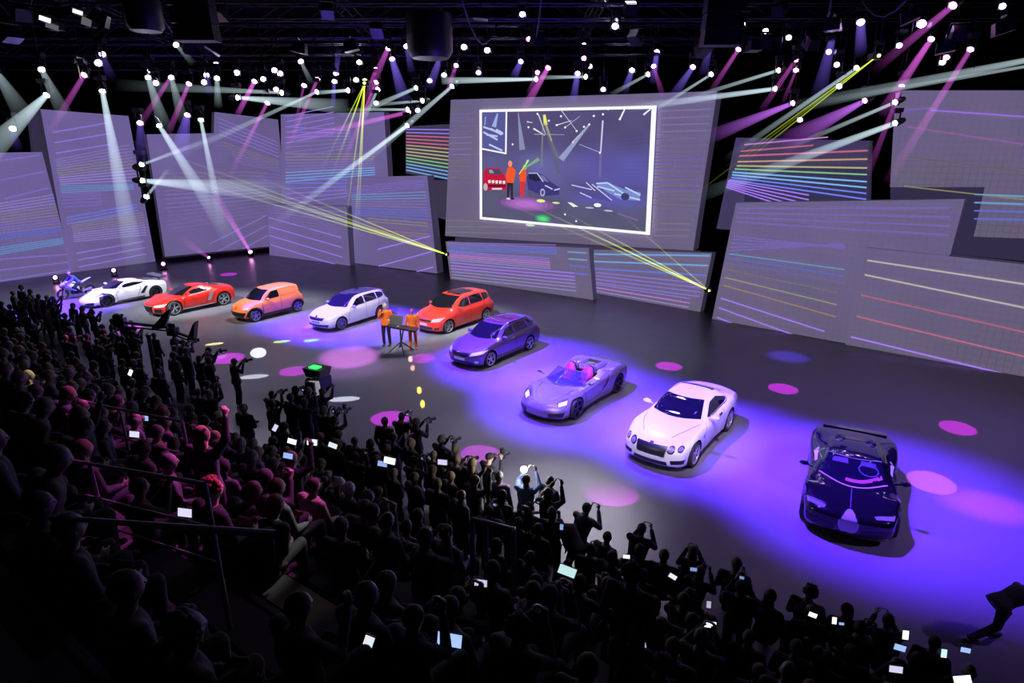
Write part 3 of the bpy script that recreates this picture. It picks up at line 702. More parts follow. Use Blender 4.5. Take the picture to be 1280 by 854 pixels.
def panel_mat(name, col, e):
    m = mat(name, col, .55)
    nt = m.node_tree; b = nt.nodes['Principled BSDF']
    tc = nt.nodes.new('ShaderNodeTexCoord')
    # fine fabric / module grid, in real metres
    sx = nt.nodes.new('ShaderNodeSeparateXYZ'); nt.links.new(tc.outputs['UV'], sx.inputs[0])
    def grid(sock, sc):
        a = nt.nodes.new('ShaderNodeMath'); a.operation = 'MULTIPLY'; a.inputs[1].default_value = sc; nt.links.new(sock, a.inputs[0])
        f = nt.nodes.new('ShaderNodeMath'); f.operation = 'FRACT'; nt.links.new(a.outputs[0], f.inputs[0])
        g = nt.nodes.new('ShaderNodeMath'); g.operation = 'GREATER_THAN'; g.inputs[1].default_value = .12; nt.links.new(f.outputs[0], g.inputs[0]); return g
    g1, g2 = grid(sx.outputs['X'], 4), grid(sx.outputs['Y'], 4)
    mu = nt.nodes.new('ShaderNodeMath'); mu.operation = 'MULTIPLY'; nt.links.new(g1.outputs[0], mu.inputs[0]); nt.links.new(g2.outputs[0], mu.inputs[1])
    nz = nt.nodes.new('ShaderNodeTexNoise'); nz.inputs['Scale'].default_value = .35; nt.links.new(tc.outputs['UV'], nz.inputs['Vector'])
    ad = nt.nodes.new('ShaderNodeMapRange'); ad.inputs['To Min'].default_value = .78; ad.inputs['To Max'].default_value = 1.0; nt.links.new(mu.outputs[0], ad.inputs['Value'])
    nr = nt.nodes.new('ShaderNodeMapRange'); nr.inputs['To Min'].default_value = .85; nr.inputs['To Max'].default_value = 1.15; nt.links.new(nz.outputs['Fac'], nr.inputs['Value'])
    m2 = nt.nodes.new('ShaderNodeMath'); m2.operation = 'MULTIPLY'; nt.links.new(ad.outputs[0], m2.inputs[0]); nt.links.new(nr.outputs[0], m2.inputs[1])
    m3 = nt.nodes.new('ShaderNodeMath'); m3.operation = 'MULTIPLY'; m3.inputs[1].default_value = e; nt.links.new(m2.outputs[0], m3.inputs[0])
    b.inputs['Emission Color'].default_value = (*col, 1); nt.links.new(m3.outputs[0], b.inputs['Emission Strength'])
    return m
PM_L = panel_mat('screen_lavender', (.42, .33, .76), .32)
PM_C = panel_mat('screen_grey', (.42, .36, .58), .31)
PM_R = panel_mat('screen_grey_right', (.44, .38, .60), .28)
PM_D = panel_mat('screen_dim', (.30, .26, .46), .12)
M_SIDE = mat('screen_edge', (.16, .14, .22), .6, emit=(.3, .25, .5), estr=.09)

LM = {}
def line_mat(c):
    k = tuple(round(v, 2) for v in c)
    if k not in LM: LM[k] = glow('projected_light_%d' % len(LM), k, 1.0)
    return LM[k]
VIO, VIOB, LAV, CYA, BLU = (.30, .20, .75), (.42, .22, 1.0), (.32, .28, .62), (.20, .48, .85), (.16, .22, .85)
OLI, YEL, ORA, RED, GRN, MAG = (.27, .25, .26), (.52, .50, .24), (.60, .34, .20), (.62, .16, .24), (.25, .60, .28), (.60, .22, .70)
DIM = (.24, .20, .46)

class Wall:
    """a vertical plane through two floor points given by the foot of a panel"""
    def __init__(s, a, b, back=0.0):
        A, B = at_z(*a), at_z(*b); d = (B - A).normalized(); n = Vector((-d.y, d.x, 0))
        if n.y < 0: n = -n
        s.n = n; s.p = A + n * back; s.d = d
    def at(s, px, py): return at_plane(px, py, s.p, s.n)
def panel(wall, px, label, m, thick=.5, lines=(), quad=None, ground=True):
    """px: corners clockwise from top left as seen"""
    P = [wall.at(*q) for q in px]
    root = thing('screen_panel', label, 'screen', (sum(p.x for p in P) / len(P), sum(p.y for p in P) / len(P), max(0, min(p.z for p in P)) if not ground else 0))
    o = root.location.copy(); n = wall.n
    if ground:
        P = [Vector((p.x, p.y, max(p.z, 0.0))) if p.z < .3 else p for p in P]
    bm = newbm(); uv = bm.loops.layers.uv.new('UVMap')
    F = [bm.verts.new(p - o) for p in P]; Bk = [bm.verts.new(p - o + n * thick) for p in P]
    f = bm.faces.new(F); f.material_index = 0
    for lp in f.loops: lp[uv].uv = ((lp.vert.co).dot(wall.d), lp.vert.co.z)
    bm.faces.new(Bk[::-1]).material_index = 1
    for i in range(len(P)):
        j = (i + 1) % len(P); bm.faces.new((F[j], F[i], Bk[i], Bk[j])).material_index = 1
    fin('panel_face', bm, [m, M_SIDE], root, smooth=False)
    if lines: light_lines(root, wall, quad or px, lines, o)
    return root
def light_lines(root, wall, px, bundles, o, name='projected_lines'):
    """bundles: (n, left0, left1, right0, right1, colours, strength, width m, t0, t1); sides as fractions from the top"""
    C = [wall.at(*q) for q in (px if len(px) == 4 else (px[0], px[1], px[-2], px[-1]))]
    TL, TR, BR, BL = C
    bm = newbm(); ms = []; n = wall.n
    for (k, l0, l1, r0, r1, cols, st, wd, t0, t1) in bundles:
        for i in range(k):
            t = i / max(1, k - 1)
            A = TL.lerp(BL, l0 + (l1 - l0) * t); B = TR.lerp(BR, r0 + (r1 - r0) * t)
            c = cols[min(len(cols) - 1, int(t * len(cols)))] if len(cols) > 1 else cols[0]
            mm = line_mat([v * st for v in c])
            if mm not in ms: ms.append(mm)
            a, b = A.lerp(B, t0), A.lerp(B, t1)
            off = -n * .03 - o; up = Vector((0, 0, wd * .30))
            q = [bm.verts.new(v + off) for v in (a - up, b - up, b + up, a + up)]
            bm.faces.new(q).material_index = ms.index(mm)
    return fin(name, bm, ms, root, smooth=False, recalc=False)

WL = Wall((0, 353), (194, 327)); WLb = Wall((0, 353), (194, 327), 1.2); WL3 = Wall((209, 325), (350, 308)); 
W5 = Wall((337, 319), (432, 332)); W5b = Wall((337, 319), (432, 332), 1.6); W7 = Wall((439, 328), (546, 342), -.2)
WC = Wall((563, 349), (741, 375)); WCs = Wall((563, 349), (741, 375), 2.0); WCb = Wall((563, 349), (741, 375), 4.5); WC2 = Wall((741, 368), (875, 392), .3)
WR = Wall((890, 399), (1057, 430)); WRf = Wall((1057, 431), (1280, 471)); WRb = Wall((890, 399), (1057, 430), 2.5); WR4 = Wall((1057, 431), (1280, 471), 3.0)
panel(WLb, [(36, 137), (52, 136), (92, 342), (60, 345)], 'dim narrow screen return between the two tall left screens', M_SIDE, ground=True)
panel(WL, [(-60, 192), (52.5, 190), (92, 341), (-60, 361)], 'lavender wall screen at the far left edge, lower than its neighbour', PM_L, lines=[
    (3, .10, .42, .02, .28, [VIO], .7, .09, .5, .97), (12, .42, .62, .34, .60, [LAV, OLI, DIM], .8, .07, .1, 1), (10, .62, .8, .62, .74, [BLU, DIM, CYA], .55, .09, .1, .98), (3, .80, 1.0, .84, .97, [VIO], .75, .08, .2, .98)])
panel(WL, [(50.5, 136.5), (160.5, 145), (194.5, 327.5), (88, 342)], 'tall lavender wall screen behind motorcycle, crossed by a long white light shaft', PM_L, thick=.9, lines=[
    (3, .14, .26, .02, .16, [VIO], .9, .09, .08, .72), (12, .30, .44, .18, .42, [DIM, OLI, LAV], .9, .07, .06, .95), (4, .45, .49, .45, .48, [CYA], .55, .08, .06, .9), (5, .50, .58, .50, .56, [VIO], .6, .07, .06, .5),
    (3, .65, .69, .58, .62, [BLU], .8, .08, .06, .9), (10, .69, .80, .64, .80, [OLI, LAV], .8, .07, .1, .95), (3, .88, .97, .84, .93, [VIOB], .75, .08, .1, .9)])
panel(WL3, [(183, 168), (268, 166.5), (336, 252), (336, 309), (207, 325)], 'lavender wall screen left of the hall corner with slanted purple lines', PM_L, ground=True, lines=[
    (14, .30, .75, .36, .72, [OLI, LAV, DIM], .65, .07, .06, 1), (4, 1.05, 1.35, .72, .98, [VIO], .8, .09, .4, .99)], quad=[(188, 168), (330, 160), (336, 309), (207, 325)])
panel(Wall((209, 325), (350, 308), .6), [(268, 140), (347.5, 149.5), (357, 254), (357, 300), (262, 300), (266, 200)], 'upper wall screen rising behind the left corner screen', PM_L, lines=[
    (5, .05, .22, .28, .45, [VIO], .8, .08, .05, .95), (7, .3, .5, .5, .62, [OLI, DIM], .7, .07, .05, .95), (5, .62, .8, .66, .8, [VIO], .6, .07, .05, .95)], quad=[(268, 140), (347.5, 149.5), (357, 254), (272, 254)])
panel(W5b, [(351, 143), (480, 140), (486, 232), (486, 262), (352, 262)], 'wide upper wall screen right of the hall corner, yellow lasers in front', PM_L, lines=[
    (6, .03, .30, -.15, .12, [VIO], .8, .10, .06, .55), (7, .12, .45, .2, .3, [VIO, DIM], .8, .09, .05, .7), (10, .40, .7, .42, .62, [OLI, DIM, CYA], .8, .09, .05, .9), (6, .65, .95, .7, .8, [BLU, VIO], .8, .10, .05, .95)])
panel(W5, [(334, 255), (433, 258), (437.5, 332.5), (337, 319)], 'low corner wall screen with chevron purple lines', PM_L, lines=[
    (4, .25, .78, .55, 1.05, [VIOB], .8, .09, .02, .92), (8, .02, .3, .1, .5, [LAV, DIM], .6, .07, .1, .95)])
panel(W7, [(433.5, 222), (534, 219.5), (546.5, 342), (439, 328.5)], 'short wall screen left of the centre gap with fanned lines', PM_L, thick=.7, lines=[
    (4, .12, .2, .04, .10, [VIO], .6, .07, .05, .95), (10, .2, .42, .16, .44, [CYA, LAV, BLU], .62, .07, .05, .97), (6, .45, .62, .48, .62, [YEL, OLI, ORA], .5, .07, .25, .95),
    (3, .92, 1.35, .60, .92, [VIOB], .95, .09, .35, .97)])
panel(WCb, [(507, 158), (566, 155), (566, 226), (507, 217)], 'small screen left of centre with rainbow lines', PM_D, lines=[
    (14, .06, .92, .10, .98, [VIO, RED, RED, ORA, YEL, YEL, GRN, CYA, CYA], .9, .13, .02, .98)])
panel(WCb, [(537, 225), (562, 226), (557, 275), (541, 270)], 'dim grey screen fragment below the small rainbow screen', PM_D, ground=False)
# centre screen
csp = [(563.5, 124.8), (896.5, 114), (866.5, 313.5), (556.5, 295)]
cen = panel(WCs, csp, 'huge central projection screen showing a white framed live picture', PM_C, thick=.9, ground=False, lines=[
    (12, .10, .55, .05, .5, [DIM, LAV, OLI], .6, .07, .0, .11), (16, .10, .72, .06, .70, [LAV, DIM, OLI], .58, .07, .81, .99), (6, .3, .6, .4, .6, [VIO], .5, .08, .82, .99), (3, .88, .97, .82, .90, [OLI], .7, .07, 0, .98)])
panel(WCs, [(569, 297), (872, 315), (872, 325), (569, 306)], 'narrow grey ledge under the central projection screen', PM_D, ground=False)
panel(WC, [(557, 302), (736, 310.5), (741.5, 375.5), (563, 349)], 'low bent wall screen below the left half of the central screen', PM_C, thick=.5, lines=[
    (5, .02, .22, -.05, .12, [VIO, BLU], .7, .09, .02, .80), (6, .25, .48, .25, .45, [VIO, MAG, LAV], .8, .09, .02, .75), (6, .55, .95, .50, .85, [VIOB, LAV], .8, .10, .02, .9), (4, .08, .5, .09, .5, [CYA, CYA, BLU], .7, .12, .87, .985)])
panel(WC2, [(742, 312), (890, 316.5), (875, 392), (741, 368)], 'low wall screen below the right half of the central screen with cyan lines', PM_C, thick=.5, lines=[
    (3, .10, .42, .04, .36, [CYA, CYA, BLU], .8, .12, .01, .99), (4, .5, .72, .5, .72, [VIO], .8, .10, .03, .97), (4, .76, .98, .78, 1.0, [VIO, MAG, LAV], .8, .09, .02, .9)])
# right side
panel(WRb, [(920, 172), (1087.5, 176), (1085.5, 252), (1060, 300), (895.5, 286)], 'tilted upper screen right of centre covered with bright rainbow lines', PM_D, thick=.5)
r1 = bpy.data.objects['screen_panel.%03d' % (sum(1 for o in COL.objects if o.name.startswith('screen_panel')) - 1)]
light_lines(r1, WRb, [(921, 174), (1087, 176), (1085, 251), (900, 251)], [
    (1, .10, .10, -.12, -.12, [MAG], .8, .10, .08, .72), (1, .20, .20, .0, .0, [RED], .8, .10, .06, .62), (1, .27, .27, .16, .16, [RED], .9, .11, .06, .99), (1, .36, .36, .30, .30, [ORA], .9, .11, .06, .99), (1, .42, .42, .45, .45, [YEL], .85, .11, .06, .99), (1, .47, .47, .56, .56, [GRN], .85, .11, .05, .99),
    (3, .52, .60, .68, .88, [CYA, CYA, BLU], 1.0, .11, .04, .99), (1, .64, .64, .98, .98, [BLU], 1.0, .11, .03, .99), (5, .66, .76, 1.08, 1.55, [VIOB], .9, .10, .02, .62)], r1.location.copy())
panel(WRb, [(935, 210), (1086, 210), (1086, 252), (930, 252)], 'dark blue lower part of the rainbow lined screen', mat('screen_navy', (.03, .03, .10), .5, emit=(.08, .07, .25), estr=.25), thick=.3, ground=False)
panel(WR, [(920, 253.5), (1206, 249), (1188, 318), (1060, 430), (890, 399)], 'big leaning wall screen on the right with long pale lines', PM_R, thick=.6, lines=[
    (4, .05, .16, .06, .26, [VIO], .6, .08, .02, .95), (5, .28, .42, .44, .26, [VIO], .6, .08, .02, .55), (3, .44, .52, .62, .74, [CYA, BLU, DIM], .6, .08, .02, .56), (3, .58, .72, .86, 1.12, [OLI, YEL, ORA], .6, .07, .02, .54), (3, .84, 1.02, 1.3, 1.62, [VIOB], .85, .09, .02, .50)], quad=[(920, 253.5), (1206, 249), (1200, 420), (892, 392)])
panel(WRf, [(1081, 309), (1330, 336), (1330, 480), (1056.7, 431.5)], 'low wide wall screen at the right edge crossed by coloured lines', PM_R, thick=.6, lines=[
    (2, .12, .26, .18, .40, [(.5, .46, .40)], .95, .10, .03, 1), (1, .46, .46, .62, .62, [RED], .75, .08, .03, 1), (1, .68, .68, .84, .84, [RED], .85, .08, .03, 1), (2, .9, 1.35, 1.04, 1.20, [VIOB], .95, .09, .02, 1)])
panel(WR4, [(1119.5, 113), (1340, 113), (1340, 300), (1217, 296), (1231, 234), (1112.5, 234)], 'tall wall screen at the upper right edge with faint lines', PM_R, thick=.5, ground=False)
r4 = sorted([o for o in COL.objects if o.name.startswith('screen_panel')], key=lambda o: o.name)[-1]
light_lines(r4, WR4, [(1119.5, 113), (1280, 113), (1280, 300), (1113, 300)], [
    (1, .11, .11, .17, .17, [VIOB], .7, .09, .3, 1), (1, .13, .13, .07, .07, [VIO], .6, .09, .02, .32), (3, .22, .62, .35, .72, [MAG, OLI, YEL], .45, .08, .1, 1), (4, .66, .84, .70, .86, [CYA, CYA, BLU], .7, .1, .65, 1)], r4.location.copy())
panel(WR4, [(1113, 234), (1231, 234), (1217, 296), (1340, 302), (1340, 332), (1190, 318), (1113, 250)], 'dark purple recess between the two right hand screens', mat('gap_shade_plum', (.06, .05, .12), .5, emit=(.10, .08, .2), estr=.3), thick=.3, ground=False)  # flat sheet, the shadow of the gap put into its plum colour

# dark low plinth in the corner and under the screens
bm = newbm()
A, B = at_z(205, 327), at_z(348, 312)
d = (B - A).normalized(); n = Vector((-d.y, d.x, 0)); n = n if n.y < 0 else -n
q = [A, B, B + n * .8, A + n * .8]
vs = [bm.verts.new(p) for p in q] + [bm.verts.new(p + Vector((0, 0, .35))) for p in q]
for f in ((0,1,2,3),(4,5,6,7),(0,1,5,4),(1,2,6,5),(2,3,7,6),(3,0,4,7)): bm.faces.new([vs[i] for i in f])
tag(fin('stage_plinth', bm, mat('plinth_black', (.02, .02, .03), .5), smooth=False), 'low black plinth along the foot of the left corner screens', 'plinth')

# ---------------------------------------------------------------- live picture on the centre screen
W = WCs
TLp, TRp, BRp, BLp = [W.at(*q) for q in ((601.5, 137.3), (822.5, 132.2), (814.3, 293.4), (601.8, 273.7))]
def S(u, v, lay=1): return TLp.lerp(TRp, u).lerp(BLp.lerp(BRp, u), v) - W.n * (.02 * lay + .03)
o = TLp.lerp(BRp, .5); o = Vector((o.x, o.y, cen.location.z))
pic_m, pic_b = [], newbm()
def pcol(c):
    mm = line_mat(c)
    if mm not in pic_m: pic_m.append(mm)
    return pic_m.index(mm)
def poly(bm, pts, c, lay=1, base=cen.location): 
    f = bm.faces.new([bm.verts.new(S(u, v, lay) - base) for u, v in pts]); f.material_index = pcol(c)
def line(bm, a, b, w, c, lay=2, w2=None):
    w2 = w if w2 is None else w2
    dx, dy = (b[0] - a[0]) * 1.37, b[1] - a[1]; l = math.hypot(dx, dy) or 1; nx, ny = -dy / l / 1.37, dx / l
    poly(bm, [(a[0] + nx * w / 2, a[1] + ny * w / 2), (b[0] + nx * w2 / 2, b[1] + ny * w2 / 2), (b[0] - nx * w2 / 2, b[1] - ny * w2 / 2), (a[0] - nx * w / 2, a[1] - ny * w / 2)], c, lay)
def ell(bm, c, rx, ry, col, lay=2, n=18): poly(bm, [(c[0] + rx * math.cos(2 * math.pi * i / n), c[1] + ry * math.sin(2 * math.pi * i / n)) for i in range(n)], col, lay)
def cv(x, y): return ((x - 33) / (1077), (y - 60) / 664 )     # from the enlarged crop of the picture
b = pic_b
def sm(e0, e1, x): return sstep((x - e0) / (e1 - e0))
def pixcol(u, v):
    c = Vector((.070, .058, .15))
    c = c.lerp(Vector((.085, .075, .28)), sm(.25, .45, v) * sm(.45, .7, u) * (1 - sm(.58, .68, v)))
    c = c.lerp(Vector((.080, .078, .19)), sm(.3, .45, v) * (1 - sm(.45, .7, u)))
    c = c.lerp(Vector((.075, .075, .14)), sm(.62, .72, v))
    c = c.lerp(Vector((.09, .08, .42)), math.exp(-((u - .78) / .22) ** 2 - ((v - .73) / .07) ** 2) * .8)
    c = c.lerp(Vector((.13, .12, .36)), math.exp(-((u - .42) / .16) ** 2 - ((v - .48) / .12) ** 2) * .6)
    return c * 1.3 * (1 + .08 * math.sin(u * 23) * math.sin(v * 17))
gb = newbm(); cl = gb.loops.layers.float_color.new('picture'); NX, NY = 44, 32; gr = [[gb.verts.new(S(i / NX, j / NY, 1) - cen.location) for i in range(NX + 1)] for j in range(NY + 1)]
for j in range(NY):
    for i in range(NX):
        f = gb.faces.new((gr[j][i], gr[j][i + 1], gr[j + 1][i + 1], gr[j + 1][i]))
        for lp, (di, dj) in zip(f.loops, ((0, 0), (1, 0), (1, 1), (0, 1))): lp[cl] = (*pixcol((i + di) / NX, (j + dj) / NY), 1)
gm = glow('picture_ground', (1, 1, 1), 1.0); an = gm.node_tree.nodes.new('ShaderNodeVertexColor'); an.layer_name = 'picture'
gm.node_tree.links.new(an.outputs['Color'], [n_ for n_ in gm.node_tree.nodes if n_.type == 'EMISSION'][0].inputs['Color'])
fin('live_picture_ground', gb, gm, cen, smooth=False, recalc=False)
for y in range(14): line(b, (.60, .30 + y * .026), (1.0, .22 + y * .033), .003, (.10, .09, .34), 2)
# soft pink and green pools on its floor
for k in range(5): ell(b, (.30 - .0 * k, .825), .20 * (1 - k * .16), .075 * (1 - k * .16), (.13 + k * .08, .08 + k * .02, .22 + k * .09), 2 + k * .2)
for k in range(4): ell(b, (.405, .945 - .0), .05 * (1 - k * .2), .04 * (1 - k * .2), (.06 + k * .01, .22 + k * .16, .14 + k * .03), 3.2 + k * .2)
# red car
q = lambda L: [cv(*p) for p in L]
poly(b, q([(55, 430), (80, 402), (170, 402), (205, 440), (222, 470), (222, 530), (85, 540), (55, 520)]), (.55, .01, .05), 4)
poly(b, q([(88, 410), (170, 410), (192, 440), (90, 440)]), (.05, .07, .12), 4.4)
poly(b, q([(96, 415), (120, 413), (135, 432), (102, 434)]), (.3, .35, .42), 4.6)
for x in range(5): poly(b, q([(90 + x * 26, 478), (108 + x * 26, 474), (110 + x * 26, 492), (94 + x * 26, 496)]), (.85, .75, .8), 4.6)
poly(b, q([(90, 505), (215, 500), (215, 512), (92, 518)]), (.10, .01, .03), 4.6); poly(b, q([(118, 524), (190, 520), (190, 530), (118, 534)]), (.75, .7, .75), 4.7)
ell(b, cv(72, 520), .014, .035, (.5, .45, .5), 4.8)
# presenters
poly(b, q([(228, 400), (245, 388), (262, 392), (285, 410), (282, 440), (270, 486), (222, 486), (216, 440)]), (.9, .10, .03), 5); ell(b, cv(247, 373), .013, .028, (.9, .3, .2), 5)
poly(b, q([(226, 486), (268, 486), (268, 575), (254, 575), (248, 500), (240, 578), (228, 578)]), (.03, .02, .05), 5)
ell(b, cv(236, 582), .012, .010, (.7, .65, .7), 5.2); ell(b, cv(264, 580), .012, .010, (.02, .02, .03), 5.2)
poly(b, q([(322, 405), (352, 400), (358, 440), (352, 478), (314, 474), (312, 430)]), (.9, .09, .03), 5); ell(b, cv(346, 392), .012, .022, (.6, .5, .1), 5)
poly(b, q([(318, 474), (350, 476), (346, 560), (334, 560), (332, 500), (330, 566), (318, 566)]), (.75, .03, .04), 5)
poly(b, q([(355, 475), (368, 500), (366, 560), (378, 572), (352, 560)]), (.10, .12, .3), 5)
# cars
poly(b, q([(358, 450), (372, 425), (430, 422), (470, 432), (520, 470), (572, 498), (572, 540), (470, 552), (370, 520)]), (.05, .04, .20), 4)
poly(b, q([(372, 432), (428, 426), (465, 462), (420, 470), (374, 458)]), (.02, .02, .06), 4.4); poly(b, q([(440, 430), (472, 436), (508, 470), (468, 464)]), (.16, .17, .34), 4.4)
line(b, cv(430, 424), cv(468, 470), .008, (.6, .6, .9), 4.6); line(b, cv(372, 424), cv(430, 422), .008, (.5, .5, .85), 4.6); line(b, cv(480, 490), cv(530, 510), .010, (.6, .62, .9), 4.6); line(b, cv(540, 515), cv(575, 505), .012, (.5, .5, .8), 4.6)
ell(b, cv(466, 532), .015, .034, (.45, .42, .8), 4.8); ell(b, cv(466, 532), .009, .02, (.08, .07, .2), 4.9)
poly(b, q([(645, 482), (700, 470), (760, 470), (830, 508), (888, 545), (880, 560), (770, 546), (700, 520)]), (.09, .08, .28), 4)
for p in (((648, 480), (770, 500)), ((700, 520), (770, 546)), ((770, 470), (888, 552)), ((735, 462), (790, 505))): line(b, cv(*p[0]), cv(*p[1]), .009, (.55, .55, .85), 4.5)
poly(b, q([(795, 465), (860, 455), (900, 470), (960, 490), (1045, 500), (1040, 545), (940, 545), (860, 510)]), (.20, .26, .60), 4)
for p in (((795, 465), (860, 458)), ((860, 458), (950, 510)), ((800, 480), (900, 500)), ((960, 478), (1045, 515)), ((900, 515), (1045, 540))): line(b, cv(*p[0]), cv(*p[1]), .012, (.5, .65, .95), 4.5)
ell(b, cv(962, 528), .022, .03, (.05, .05, .15), 4.6)
# marks on its floor
for (x, y, w, h, c) in ((455, 582, 28, 9, (.75, .95, .25)), (553, 588, 24, 6, (.65, .75, .3)), (806, 584, 22, 11, (.95, .9, .98)), (760, 602, 26, 4, (.55, .55, .55)), (870, 611, 26, 4, (.6, .6, .55)), (385, 733, 30, 7, (.6, .75, .6)), (240, 722, 22, 4, (.25, .55, .25))):
    ell(b, cv(x, y), w / 1077, h / 664, c, 4)
poly(b, q([(625, 580), (650, 580), (692, 600), (660, 604)]), (.85, .85, .8), 4); line(b, cv(925, 622), cv(1040, 652), .012, (.22, .12, .34), 4)
# beams
for (a, c_, w1, w2, col) in (((300, 80), (330, 290), .006, .05, (.25, .28, .45)), ((745, 150), (580, 340), .012, .05, (.30, .34, .55)), ((745, 150), (650, 250), .010, .022, (.75, .8, .9)),
        ((822, 130), (816, 295), .012, .010, (.6, .6, .8)), ((816, 300), (816, 430), .02, .02, (.15, .14, .32)), ((815, 298), (690, 255), .004, .004, (.5, .5, .7)), ((432, 92), (480, 200), .008, .004, (.8, .8, .9)),
        ((402, 170), (475, 208), .014, .004, (.85, .85, .95)), ((358, 132), (395, 138), .010, .004, (.7, .7, .9)), ((405, 202), (600, 204), .006, .003, (.4, .4, .6)), ((672, 184), (575, 72), .004, .006, (.6, .6, .8)),
        ((550, 152), (640, 128), .008, .004, (.7, .7, .85)), ((602, 165), (690, 105), .006, .003, (.5, .5, .7)), ((917, 124), (945, 66), .012, .010, (.85, .85, .95)), ((1042, 104), (1078, 76), .014, .01, (.8, .8, .95)),
        ((470, 95), (480, 150), .02, .03, (.85, .85, .15)), ((476, 140), (520, 240), .02, .012, (.40, .40, .18)), ((476, 150), (560, 330), .012, .02, (.16, .16, .22)), ((462, 150), (458, 380), .012, .012, (.20, .20, .24)),
        ((472, 140), (570, 420), .01, .03, (.12, .12, .22)), ((310, 432), (375, 345), .008, .004, (.6, .9, .2)), ((340, 400), (440, 340), .01, .03, (.20, .42, .20)), ((335, 405), (370, 350), .004, .02, (.45, .8, .35))):
    line(b, cv(*a), cv(*c_), w1, col, 6, w2)
for (x, y) in ((427, 90), (745, 150), (822, 98), (850, 72), (917, 124), (672, 184), (812, 298), (575, 105), (370, 163), (500, 128), (770, 106), (715, 162), (550, 152), (602, 165), (684, 684), (614, 650), (265, 260)): ell(b, cv(x, y), .006, .009, (.9, .88, 1), 6.5, 8)
# picture inside the picture
poly(b, q([(38, 78), (222, 74), (218, 312), (38, 286)]), (.10, .10, .32), 6)
for p in (((60, 160), (200, 200)), ((110, 170), (190, 205)), ((60, 190), (160, 235)), ((100, 262), (195, 298)), ((80, 205), (160, 215)), ((150, 175), (195, 195))): line(b, cv(*p[0]), cv(*p[1]), .016, (.5, .58, .85), 6.6)
line(b, cv(160, 84), cv(135, 160), .012, (.35, .45, .7), 6.6, .04); line(b, cv(75, 100), cv(70, 150), .01, (.3, .35, .6), 6.6)
for a, c_ in (((222, 72), (219, 316)), ((38, 287), (222, 314))): line(b, cv(*a), cv(*c_), .014, (.95, .93, 1), 7)
fin('live_picture', pic_b, pic_m, cen, smooth=False, recalc=False)
fb = newbm(); t, t2 = .017, .023
def fquad(p): fb.faces.new([fb.verts.new(S(u, v, 8) - cen.location) for u, v in p])
fquad([(0, 0), (1, 0), (1, t2), (0, t2)]); fquad([(0, 1 - t2), (1, 1 - t2), (1, 1), (0, 1)]); fquad([(0, 0), (t, 0), (t, 1), (0, 1)]); fquad([(1 - t * 1.4, 0), (1, 0), (1, 1), (1 - t * 1.4, 1)])
fin('picture_frame', fb, glow('frame_white', (1, .97, 1), 1.0), cen, smooth=False, recalc=False)
# ================================================================ LAMPS, BEAMS, TRUSSES
def beam_mat(col, I, r0, r1, L, pw):
    m = bpy.data.materials.new('lit_haze'); m.use_nodes = True; nt = m.node_tree; nt.nodes.clear()
    o = nt.nodes.new('ShaderNodeOutputMaterial'); e = nt.nodes.new('ShaderNodeEmission'); e.inputs['Color'].default_value = (*col, 1)
    tc = nt.nodes.new('ShaderNodeTexCoord'); sx = nt.nodes.new('ShaderNodeSeparateXYZ'); nt.links.new(tc.outputs['Generated'], sx.inputs[0])
    def M(op, a, b):
        n = nt.nodes.new('ShaderNodeMath'); n.operation = op
        for i, q in enumerate((a, b)):
            if isinstance(q, (int, float)): n.inputs[i].default_value = q
            else: nt.links.new(q, n.inputs[i])
        return n.outputs[0]
    z = sx.outputs['Z']
    r = M('ADD', M('MULTIPLY', z, r1 - r0), r0)
    fade = M('POWER', M('SUBTRACT', 1.0, z), pw)
    s = M('DIVIDE', M('MULTIPLY', fade, I * .5), r)       # light per metre of haze
    s = M('MULTIPLY', s, M('DIVIDE', M('ADD', r0, .12), M('ADD', r, .12)))
    nt.links.new(s, e.inputs['Strength']); nt.links.new(e.outputs[0], o.inputs['Volume'])
    return m
def add_beam(root, a, b, r0, r1, col, I, pw=1.2, name='light_beam'):
    d = b - a; L = d.length
    bm = newbm(); lathe(bm, [(0, 0), (r0, 0), (r1, L), (0, L)], None, 12)
    o = fin(name, bm, beam_mat(col, I, r0, r1, L, pw), root, smooth=False)
    o.location = a - root.location
    o.rotation_euler = d.to_track_quat('Z', 'Y').to_euler()
    return o
M_FIX = mat('lamp_housing', (.012, .012, .015), .5)
def dist_for(px, py, far=27):
    d = ray(px, py); el = d.z / math.hypot(d.x, d.y)
    if el <= .02: return far
    return min(far, (12.4 - CAMH) / el)
LENS = {'white': ((.92, .97, 1.0), 26.0), 'violet': ((.66, .45, 1.0), 22.0), 'magenta': ((1.0, .35, .85), 22.0), 'blue': ((.45, .40, 1.0), 20.0), 'lime': ((.8, 1.0, .3), 4.0), 'orange': ((1, .6, .3), 3)}
BEAMC = {'white': (.72, .92, 1.0), 'violet': (.26, .16, 1.0), 'magenta': (.85, .14, .85), 'blue': (.18, .16, 1.0), 'lime': (.80, 1.0, .06), 'purple': (.60, .16, 1.0)}
def zone(px):
    if px < 200: return 'over far-left screens'
    if px < 355: return 'over left-corner screens'
    if px < 560: return 'left of central screen'
    if px < 740: return 'over central screen left half'
    if px < 900: return 'over central screen right half'
    if px < 1110: return 'over rainbow-lined screen'
    return 'over far-right screens'
ORD = ['first', 'second', 'third', 'fourth', 'fifth', 'sixth', 'seventh', 'eighth', 'ninth', 'tenth', 'eleventh', 'twelfth', 'thirteenth', 'fourteenth', 'fifteenth', 'sixteenth', 'seventeenth', 'eighteenth', 'nineteenth', 'twentieth']
